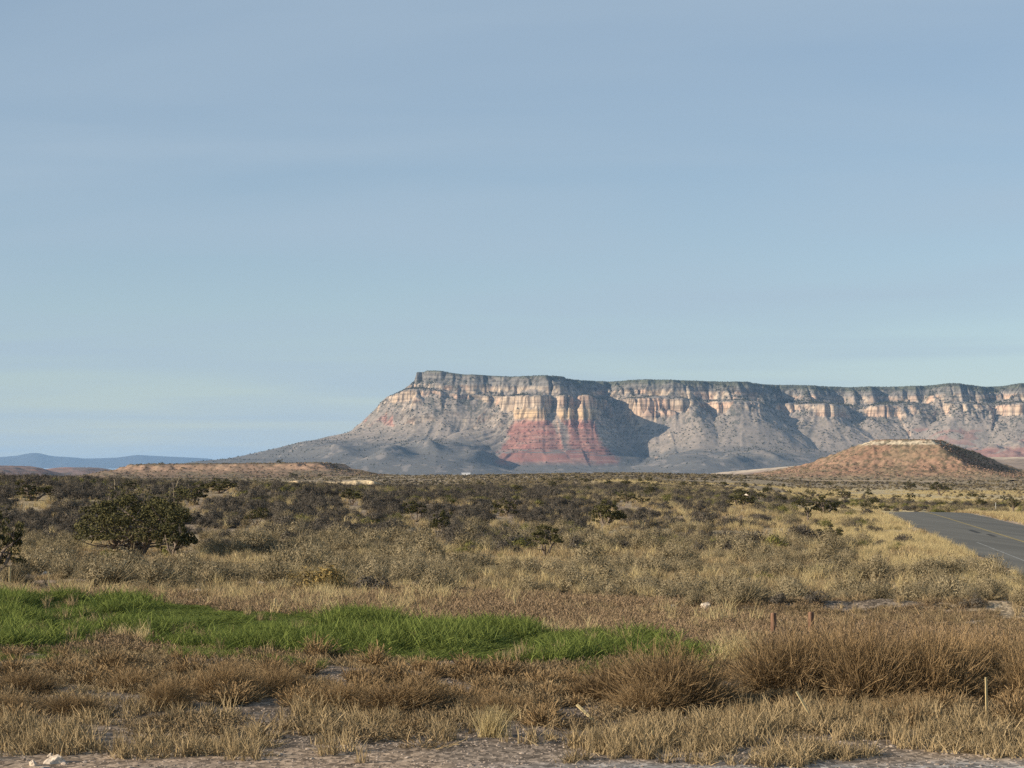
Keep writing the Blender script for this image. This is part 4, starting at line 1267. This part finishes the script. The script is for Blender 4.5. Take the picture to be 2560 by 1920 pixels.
# olive and green shrubs scattered among the sage
x, y = field(135, 430, 9000)
k = off_road(x, y, 4) & (fbm(x / 16, y / 22, 891, 3) + .10 * sstep(0, .12, x / y) + .12 * sstep(230, 270, y) * (x / y < -.02) > .63)
x, y = x[k], y[k]; k = in_sight(x, y); x, y = x[k], y[k]
s_ = rng.uniform(.8, 1.8, len(x))
shrubs('green_shrub', OLIVE[:2] + GSH, x, y, s_, s_ * rng.uniform(.7, 1.0, len(x)), 120, 'yellow-green slope shrub', 'shrub',
       'greener shrubs on the slope', 'greener shrubs along the crest and slope')
# far plain
x, y = field(400, 2100, 25000, power=2)
k = off_road(x, y, 4) & ~((y > 780) & (y < 925) & (np.abs(x / y + .09) < .04)) & (rng.random(len(x)) < lerp(1, .16, sstep(.07, .12, x / y) * (1 - sstep(600, 900, y)))) & ~((y > 1240) & (y < 1430) & (x / y > .10) & (x / y < .20)) & (fbm(x / 30, y / 80, 893, 3) > .36)
x, y = x[k], y[k]
s_ = rng.uniform(.7, 1.7, len(x)) * lerp(.85, 1.4, sstep(500, 1800, y))
h = rng.random(len(x)) < .55
stuff('plain_scrub', SAGE, pts3(x[h], y[h]), s_[h], 'grey scrub on the far plain')
stuff('plain_scrub', OLIVE, pts3(x[~h], y[~h]), s_[~h], 'olive scrub on the far plain', s_[~h] * .8)
x, y = field(330, 2000, 420, power=2)
k = off_road(x, y, 4); x, y = x[k], y[k]
for i in np.argsort(y)[:0]: pass
stuff('plain_juniper', [JUN[2][1], JUN[1][1]], pts3(x, y), rng.uniform(.35, .8, len(x)), 'dark dots of junipers far out on the plain', rng.uniform(.3, .6, len(x)))
# pinyons dotted over the mesa's benches and slopes
PIN = [P_mound('pinyon', MT['juniper'], 790 + i, 70, .5, .8, .26, lumps=4, asp=1.3) for i in range(2)]
nr, nc = MESA_Z.shape
n = 150000
ii = rng.integers(0, nr, n); jj = rng.integers(0, nc, n)
zz = MESA_Z[ii, jj]; pr = np.interp(MESA_DR[ii, jj], [-5, 5, 40, 110, 170, 260, 400, 480], [.9, .95, .9, .75, .42, .2, .07, .02])
pr = pr * (MESA_SL[ii, jj] < 1.2) * sstep(.30, .60, fbm(mx_[jj] / 90, my_[ii] / 90, 471, 3)) * lerp(1, .35, MESA_RM[ii, jj])
pr = pr * (np.abs(CX + F * mx_[jj] / my_[ii] - 512) < 600) * np.where(MESA_DR[ii, jj] < 6, .35, 1)
k = rng.random(n) < pr
pp = np.stack([mx_[jj] + rng.uniform(-2.5, 2.5, n), my_[ii] + rng.uniform(-2.5, 2.5, n), zz - .6], 1)[k]
sp = rng.uniform(4.0, 8.5, len(pp)) * np.where(MESA_DR[ii, jj][k] < 12, .6, 1.0)
stuff('mesa_pinyons', PIN, pp, sp, 'dark pinyons and scrub dotted over the great mesa')
# scrub on the butte and low mesa
def on_field(zf, x0, x1, y0, y1, n, name, label, sr, zmin=-3, protos=None):
    X = rng.uniform(x0, x1, n); Y = rng.uniform(y0, y1, n)
    xs = np.arange(x0, x1, 2.0); ys_ = np.arange(y0, y1, 2.0); gx, gy = np.meshgrid(xs, ys_); Zg, _ = zf(gx, gy)
    ix = np.clip(((X - x0) / 2).astype(int), 0, len(xs) - 1); iy = np.clip(((Y - y0) / 2).astype(int), 0, len(ys_) - 1)
    Z = Zg[iy, ix]; k = Z > zmin
    stuff(name, protos or SAGE + OLIVE[:2], np.stack([X, Y, Z - .1], 1)[k], rng.uniform(*sr, k.sum()), label)
on_field(butte, 125, 465, 1435, 1640, 8000, 'butte_scrub', 'grey-green scrub dotted over the butte', (.6, 1.5))
on_field(lowmesa, -435, -65, 1485, 1700, 6000, 'mesa_scrub', 'grey scrub dotted over the low mesa', (.8, 1.9))

RB = [P_rock('boulder', mat_noise('butte_boulder', (.16, .105, .075), (.34, .22, .155), 1.5), 780 + i, 1, .7, .3) for i in range(3)]
on_field(butte, 140, 450, 1440, 1600, 5200, 'butte_boulders', 'reddish boulders littering the butte', (.35, 1.25), 0, RB)
on_field(lowmesa, -425, -75, 1530, 1640, 2200, 'mesa_boulders', 'reddish boulders below the low mesa rim', (.3, 1.0), 0, RB)
# ---- single shrubs that stand out
def single(name, me, x, yb, wv, hv, label, cat='shrub', group=None, rz=0, w0=1.0, h0=.75):
    p = at2(x, yb); k = p[1] / F / S
    o = bpy.data.objects.new(name, me); col.objects.link(o)
    o.location = (p[0], p[1], p[2] - .03); o.rotation_euler = ((rng.uniform(-.16, .16), rng.uniform(-.16, .16), rz) if name == 'dry_bush' else (0, 0, rz)); o.scale = (wv * k / w0, wv * k / w0, hv * k / h0)
    return tag(o, label, cat, group)
for i, (x, y, wv, hv, me, lab) in enumerate([
 (240, 1268, 130, 66, BIGO[0], 'big olive shrub in front of the large juniper, left half'),
 (335, 1268, 120, 62, BIGO[2], 'big olive shrub in front of the large juniper, right half'),
 (238, 1212, 62, 36, GSH[0], 'yellow-green shrub at the left foot of the large juniper'),
 (366, 1206, 44, 38, GSH[1], 'yellow-green shrub at the right foot of the large juniper'),
 (596, 1268, 110, 62, BIGO[1], 'tall olive shrub left of the golden-leaved shrub'),
 (700, 1282, 118, 76, GOLD[0], 'large golden-leaved shrub above the green grass'),
 (640, 1272, 60, 40, GOLD[1], 'small golden-leaved shrub at the grey slab'),
 (800, 1286, 100, 50, SAGE[1], 'dark shaded shrub right of the golden-leaved one'),
 (942, 1286, 92, 76, BIGO[0], 'tall grey-green shrub right of the dark shaded shrub'),
 (1000, 1200, 50, 28, GSH[0], 'yellow-green shrub at the lower edge of the dark slope'),
 (1500, 1312, 48, 48, BIGO[0], 'upright dark olive shrub behind the pale boulders'),
 (1545, 1314, 44, 36, OLIVE[1], 'rounded dark olive shrub right of the pale boulders'),
 (1610, 1305, 70, 60, BIGO[2], 'broad olive shrub above the gravel bank'),
 (1690, 1306, 60, 34, SAGE[0], 'dark shrub behind the left brown post'),
 (1770, 1304, 70, 36, SAGE[2], 'dark shrub behind the right brown post'),
 (1760, 1245, 62, 34, GSH[1], 'yellow-green shrub left of the grassy road bank'),
 (1650, 1255, 56, 26, GSH[0], 'yellow-green shrub in the olive belt below the slope'),
 (1640, 1213, 34, 14, GSH[1], 'small dark green shrub on the bare patch'),
 (2100, 1312, 60, 34, SAGE[3], 'dark shrub at the right above the stony bank'),
 (30, 1268, 70, 60, BIGO[0], 'dark olive shrub behind the stake at the left edge'),
]):
    single('shrub', me, x, y, wv, hv, lab, 'shrub', None, i * 1.3, 1.0, .75 if me not in SAGE else .55)
for i, (x, y, wv, hv, lab) in enumerate([
 (1052, 1250, 34, 26, 'dark yucca rosette right of the tall grey-green shrub'),
 (1400, 1252, 34, 26, 'yucca rosette in the olive belt right of centre'),
 (1560, 1196, 34, 16, 'yucca rosette on the bare stony patch'),
 (1418, 1190, 30, 14, 'yucca rosette at the lower edge of the sage slope'),
 (1080, 1204, 26, 16, 'small yucca rosette below the scraggly junipers')]):
    single('yucca', YUC[i % 2], x, y, wv, hv, lab, 'yucca', 'yuccas among the shrubs', i, 1.0, .5)
# big dry thistle bushes in the foreground
BIG = [
 (1450, 1532, 250, 134, 'wide brown dry bush at the right end of the green grass'),
 (1340, 1512, 170, 82, 'low brown dry bush left of the wide one below the grass'),
 (1700, 1500, 240, 128, 'brown dry bush leftmost in the tall row below the posts'),
 (1800, 1488, 200, 126, 'brown dry bush behind the leftmost of the tall row'),
 (1885, 1512, 230, 152, 'tallest brown dry bush in the middle of the row'),
 (2020, 1512, 210, 150, 'golden-brown dry bush right of the row middle'),
 (2140, 1500, 190, 130, 'dark brown dry bush near the right edge'),
 (2235, 1520, 190, 120, 'brown dry bush cut by the right edge'),
 (1960, 1545, 160, 46, 'low brown dry bush in front of the tall row'),
 (365, 1528, 104, 62, 'round reddish-brown dry bush on the gravel, left part'),
 (490, 1512, 150, 80, 'round brown dry bush below the green grass, left of centre'),
 (600, 1502, 150, 58, 'dark brown dry bush beside the round one left of centre'),
 (290, 1492, 120, 46, 'low brown dry bush above the reddish-brown round one'),
 (60, 1500, 130, 52, 'brown dry bush near the left edge'),
 (20, 1540, 120, 40, 'low brown dry bush at the left edge, lower down'),
 (860, 1535, 220, 66, 'wide low brown dry bush at the picture centre, lower part'),
 (720, 1530, 160, 56, 'low brown dry bush left of the wide centre one'),
 (1400, 1540, 150, 66, 'brown dry bush above the leaning short board'),
 (1080, 1545, 150, 46, 'low brown dry bush right of the wide centre one'),
 (170, 1545, 140, 44, 'low brown dry bush above the dry grass at lower left'),
]
for i, (x, y, wv, hv, lab) in enumerate(BIG):
    single('dry_bush', BIGTHI[i % 4], x, y, wv * 1.12, hv * 1.1, lab, 'bush', None, i * 2.1, 1.0, .62)
# smaller thistle mounds
x, y = field(42, 60, 900)
k = ~in_green(x, y) & (fbm(x / 3, y / 3, 901, 2) > .48) & (rng.random(len(x)) < np.interp(y, [42, 46, 54, 60], [.3, 1, .9, .2])); x, y = x[k][:225], y[k][:225]
px, py = pix(x, y, 0 * x)
k = ~(((px > 555) & (px < 615) & (py > 712) & (py < 750)) | ((px > 788) & (px < 830) & (py > 705) & (py < 750)) | ((px > 970) & (px < 1004) & (py > 705) & (py < 750))); x, y = x[k], y[k]
s_ = rng.uniform(.5, 1.3, len(x))
shrubs('dry_thistle', THI, x, y, s_, s_ * rng.uniform(.6, 1.0, len(x)), 300, 'small brown dry thistle', 'bush', 'small dry thistles in the foreground', 'dry thistles')
# tall pale grass clump beside the tall row, and other clumps
def clump(x0, yb, wv, hv, n, label, mats, seed):
    p = at2(x0, yb); k = p[1] / F / S; r = np.random.default_rng(seed)
    a = r.uniform(0, 6.28, n); t = np.abs(r.normal(0, .28, n))
    d = np.stack([np.sin(t) * np.cos(a), np.sin(t) * np.sin(a), np.cos(t)], 1)
    base = r.normal(0, .22, (n, 3)) * np.array([wv * k, wv * k * .6, 0])
    L = hv * k * r.uniform(.5, 1.1, n)
    bd = np.stack([np.cos(a), np.sin(a), -np.ones(n) * .5], 1) * (.2 * L)[:, None]
    v, f, c = strands(base, d, L, bd, np.full(n, .013), 4, r, .3)
    me = mesh_from('grass_clump', v, f, vatt=c)
    o = link('grass_clump', me, mats, loc=(p[0], p[1], p[2] - .02)); tag(o, label, 'grass')
clump(1590, 1438, 100, 88, 420, 'tall pale yellow grass clump left of the tall dry bushes', MT['pale'], 1)
clump(1065, 1592, 70, 78, 260, 'upright pale straw clump in the foreground right of centre', MT['pale'], 2)
clump(960, 1600, 70, 50, 200, 'straw clump left of the upright pale one', MT['dry'], 3)
clump(1300, 1620, 60, 56, 160, 'straw clump below the leaning short board', MT['dry'], 4)
clump(520, 1302, 80, 40, 220, 'whitish dry grass clump behind the green grass', MT['pale'], 5)
clump(850, 1318, 60, 38, 70, 'thin straw stems rising behind the green grass', MT['dry'], 6)
clump(150, 1590, 120, 50, 300, 'straw-coloured grass clump at lower left', MT['dry'], 7)

# ------------------------------------------------------------------ stones
def rock(x, yb, wv, hv, label, me, grp=None, rz=0.0):
    p = at2(x, yb); k = p[1] / F / S
    o = bpy.data.objects.new('boulder', me); col.objects.link(o)
    o.location = (p[0], p[1], p[2] + hv * k * .08); o.rotation_euler = (0, 0, rz); o.scale = (wv * k * .70, wv * k * .55, hv * k * 1.5)
    tag(o, label, 'rock', grp)
for i, a in enumerate([
 (102, 1242, 22, 9, 'flat pale rock, leftmost by the far dry patch'),
 (122, 1246, 14, 7, 'small white rock below the flat pale one'),
 (142, 1240, 24, 17, 'upright white rock with dark right side'),
 (166, 1242, 22, 10, 'pale rock right of the upright white one'),
 (566, 1272, 42, 14, 'long grey slab at the foot of the olive shrub'),
 (424, 1283, 24, 10, 'tilted pinkish slab behind the green grass'),
 (1172, 1286, 12, 8, 'small pale rock at the left end of the stone heap'),
 (1188, 1284, 16, 8, 'pale rock in the middle of the stone heap'),
 (1204, 1283, 12, 10, 'pale rock at the right end of the stone heap'),
 (1272, 1306, 22, 10, 'flat pale rock left of the gravel bank'),
 (1364, 1302, 12, 9, 'small pale rock in the straw grass above the bank'),
 (1412, 1315, 22, 12, 'grey rock with a sharp top on the bank'),
 (1456, 1314, 20, 8, 'low pale rock right of the sharp grey one'),
 (1484, 1313, 12, 10, 'small pinkish rock under the upright olive shrub'),
 (1526, 1316, 32, 14, 'largest pinkish boulder under the two olive shrubs'),
 (118, 1648, 40, 20, 'pale angular block on the dirt at lower left'),
 (72, 1654, 18, 11, 'small orange-tan rock left of the angular block'),
 (100, 1664, 22, 8, 'grey rock just below the angular block'),
 (108, 1634, 10, 9, 'small upright pale rock behind the angular block'),
 (1612, 1582, 26, 9, 'flat pale rock among the brown weeds, lower right'),
 (2108, 1585, 20, 9, 'pale rock below the upright stake'),
 (420, 1596, 10, 6, 'small pale stone at the edge of the dirt track'),
]):
    me = (GROCK if 'grey' in a[4] else ROCK)[i % 3]
    rock(*a, me, 'loose pale rocks' , i * 1.9)
# gravel
x, y = field(34.5, 41.5, 5200); 
stuff('gravel', PEB, pts3(x, y), rng.uniform(.008, .035, len(x)) * np.where(rng.random(len(x)) < .05, 2.2, 1), 'loose gravel at the front edge')
x, y = field(40, 62, 22000); k = fbm(x / 1.8, y / 2.4, 821, 4) < .54; x, y = x[k], y[k]
stuff('gravel', PEB, pts3(x, y), rng.uniform(.010, .042, len(x)), 'pale gravel between the foreground weeds')
x, y = field(66, 84, 5000, .03, .27); k = fbm(x / 4, y / 3, 911, 3) > .42; x, y = x[k], y[k]
stuff('gravel', PEB, pts3(x, y), rng.uniform(.015, .06, len(x)), 'grey stones along the gravel bank')

# ------------------------------------------------------------------ stakes, posts, stalks, marker
def board(w, t, L, point=True):
    """lath with chamfered edges and a cut point at the foot"""
    bm = bmesh.new()
    c = min(w, t) * .18
    sec = [(-w/2 + c, -t/2), (w/2 - c, -t/2), (w/2, -t/2 + c), (w/2, t/2 - c), (w/2 - c, t/2), (-w/2 + c, t/2), (-w/2, t/2 - c), (-w/2, -t/2 + c)]
    rows = []
    for z, k in ((-.25, .15 if point else 1), (-.10, 1), (L * .5, 1), (L - c, 1), (L, .82)):
        rows.append([bm.verts.new((x * k, y * k, z)) for x, y in sec])
    for a, b in zip(rows, rows[1:]):
        for i in range(8):
            bm.faces.new((a[i], a[(i + 1) % 8], b[(i + 1) % 8], b[i]))
    bm.faces.new(rows[-1]); bm.faces.new(rows[0][::-1])
    me = bpy.data.meshes.new('board'); bm.to_mesh(me); bm.free(); return me
def stake(xb, yb, xt, yt, w, label, name='survey_stake', mat='stake', grp='survey stakes', back=0.0, rz=.5, t=None):
    p = at2(xb, yb); k = p[1] / F / S
    st_ = 1.35 if yb < 1325 else 1.0
    v = Vector(((xt - xb) * k, back, (yb - yt) * k * st_))
    me = board(w, t or w * .4, v.length); me.materials.append(MT[mat])
    o = bpy.data.objects.new(name, me); col.objects.link(o); o.location = p
    q = Vector((0, 0, 1)).rotation_difference(v.normalized())
    from mathutils import Quaternion
    o.rotation_mode = 'QUATERNION'; o.rotation_quaternion = q @ Quaternion((0, 0, 1), rz)
    tag(o, label, 'stake' if 'stake' in name else 'post', grp)
stake(2132, 1556, 2130, 1463, .055, 'upright pale wooden stake in front of the dark dry bush')
stake(1762, 1566, 1722, 1495, .055, 'pale wooden stake leaning left among the weeds', back=.1)
stake(1294, 1568, 1247, 1526, .065, 'short board fallen far to the left at a slant', back=.3)
stake(1411, 1612, 1410, 1578, .045, 'short grey stake stub near the front gravel')
stake(20, 1276, 22, 1238, .085, 'stout pale stake at the left edge behind the green grass')
stake(106, 1280, 105, 1246, .04, 'thin pale stake near the white rocks')
stake(595, 1320, 594, 1300, .06, 'short pale stake just above the green grass edge')
stake(247, 1278, 249, 1266, .05, 'tiny pale stake above the green grass, left part')
stake(408, 1294, 407, 1280, .05, 'tiny pale stake right of the tilted pinkish slab')
stake(1113, 1320, 1112, 1300, .07, 'short pale stake in the rusty weeds at centre')
stake(1476, 1392, 1475, 1357, .035, 'thin stake at the right end of the green grass')
for x, yb, yt, lab in ((1671, 1378, 1324, 'brown square post, left of the two behind the dry bushes'),
                       (1752, 1374, 1322, 'brown square post, right of the two behind the dry bushes')):
    stake(x, yb, x, yt, .16, lab, 'wood_post', 'post', 'brown wooden posts', 0, .52, .15)
def stalk(xb, yb, xt, yt, label, seed, heads=0):
    p = at2(xb, yb); k = p[1] / F / S; r = np.random.default_rng(seed)
    L = math.hypot((xt - xb) * k, (yb - yt) * k)
    d = np.array([(xt - xb) * k, 0, (yb - yt) * k]) / L
    path = limb_path((0, 0, -.05), d, L, r, 6, .03, 0)
    v, f = tube(path, np.linspace(.045, .022, len(path)))
    vs, fs, o = [v], [f], len(v)
    for i in range(heads):
        a = r.uniform(0, 6.28)
        q = limb_path(path[-1 - i % 3], (math.cos(a), math.sin(a), .7), L * .12, r, 3, .1)
        v, f = tube(q, np.linspace(.018, .01, len(q)), 5); vs.append(v); fs.append(f + o); o += len(v)
    ob = link('agave_stalk', mesh_from('agave_stalk', np.concatenate(vs), np.concatenate(fs)), MT['stalk'], loc=tuple(p))
    tag(ob, label, 'stalk', 'dead flower stalks on the crest')
stalk(373, 1070, 388, 1032, 'pale dead flower stalk leaning right on the crest', 1, 4)
stalk(248, 1066, 249, 1036, 'thin upright dead flower stalk on the crest left of the leaning one', 2, 3)
stalk(406, 1066, 407, 1046, 'short thin dead flower stalk right of the leaning one', 3, 2)
# bare pale branches at the left shrubs
def dead_branch(x, yb, wv, hv, label, seed):
    p = at2(x, yb); k = p[1] / F / S; r = np.random.default_rng(seed)
    vs, fs, o = [], [], 0
    for i in range(6):
        a = r.uniform(-1, 1)
        q = limb_path((r.normal(0, .05), r.normal(0, .05), -.05), (a * wv / hv, r.normal(0, .3), 1), hv * k * r.uniform(.7, 1.05), r, 5, .1)
        v, f = tube(q, np.linspace(.035, .012, len(q)), 5); vs.append(v); fs.append(f + o); o += len(v)
    ob = link('dead_shrub', mesh_from('dead_shrub', np.concatenate(vs), np.concatenate(fs)), MT['deadwood'], loc=tuple(p))
    tag(ob, label, 'shrub')
dead_branch(112, 1226, 40, 34, 'bare pale branching dead shrub left of the large juniper', 4)
dead_branch(20, 1232, 50, 44, 'bare pale dead limbs below the juniper at the left edge', 5)
dead_branch(940, 1168, 44, 30, 'bare pale dead limbs under the thin gnarled juniper', 6)
# small pale round marker
dpt = 330.0
mz = CH + (HZ - 496.0) * dpt / F; mxx = (746.4 - CX) / F * dpt
gz = float(G(np.array([mxx]), np.array([dpt]))[0])
e = bpy.data.objects.new('round_marker', None); col.objects.link(e); e.location = (mxx, dpt, gz)
tag(e, 'small pale round marker above the olive-dark juniper', 'sign')
bm = bmesh.new(); bmesh.ops.create_cone(bm, cap_ends=True, segments=20, radius1=.36, radius2=.36, depth=.04)
bmesh.ops.bevel(bm, geom=list(bm.edges), offset=.008, segments=1, affect='EDGES')
dm = bpy.data.meshes.new('disc'); bm.to_mesh(dm); bm.free(); dm.materials.append(mat_noise('faded_marker_paint', (.72, .52, .40), (.85, .76, .66), 3))
o = bpy.data.objects.new('disc', dm); col.objects.link(o); o.parent = e; o.location = (0, 0, max(mz - gz, .5)); o.rotation_euler = (math.radians(90), 0, math.radians(-35))
pm = board(.07, .05, max(mz - gz, .5) + .2); pm.materials.append(MT['steel'])
o = bpy.data.objects.new('pole', pm); col.objects.link(o); o.parent = e; o.location = (0, .05, 0)
stake(2151, 1103, 2151, 1090, .10, 'thin white roadside marker post beyond the road', 'marker_post', 'whitepost', None)
# far white building at the foot of the mesa
dpt = 8600.0; bxx = (466 - CX) / F * dpt
e = bpy.data.objects.new('white_building', None); col.objects.link(e); e.location = (bxx, dpt, -18.2)
tag(e, 'tiny white building at the foot of the great mesa', 'building')
wm = mat_noise('white_walls', (.72, .70, .66), (.82, .80, .77), .2); rm_ = mat_noise('pale_roof', (.55, .52, .48), (.66, .63, .60), .2)
bm = bmesh.new(); bmesh.ops.create_cube(bm, size=1)
for vv in bm.verts: vv.co = Vector((vv.co.x * 34, vv.co.y * 14, (vv.co.z + .5) * 9.5))
me = bpy.data.meshes.new('wall'); bm.to_mesh(me); bm.free(); me.materials.append(wm)
o = bpy.data.objects.new('wall', me); col.objects.link(o); o.parent = e
rv = [(-18, -8, 9.4), (18, -8, 9.4), (18, 8, 9.4), (-18, 8, 9.4), (-18, 0, 12.6), (18, 0, 12.6)]
me = mesh_from('roof', rv, [(0, 1, 5, 4), (2, 3, 4, 5), (0, 4, 3), (1, 2, 5), (3, 2, 1, 0)]); me.materials.append(rm_)
o = bpy.data.objects.new('roof', me); col.objects.link(o); o.parent = e
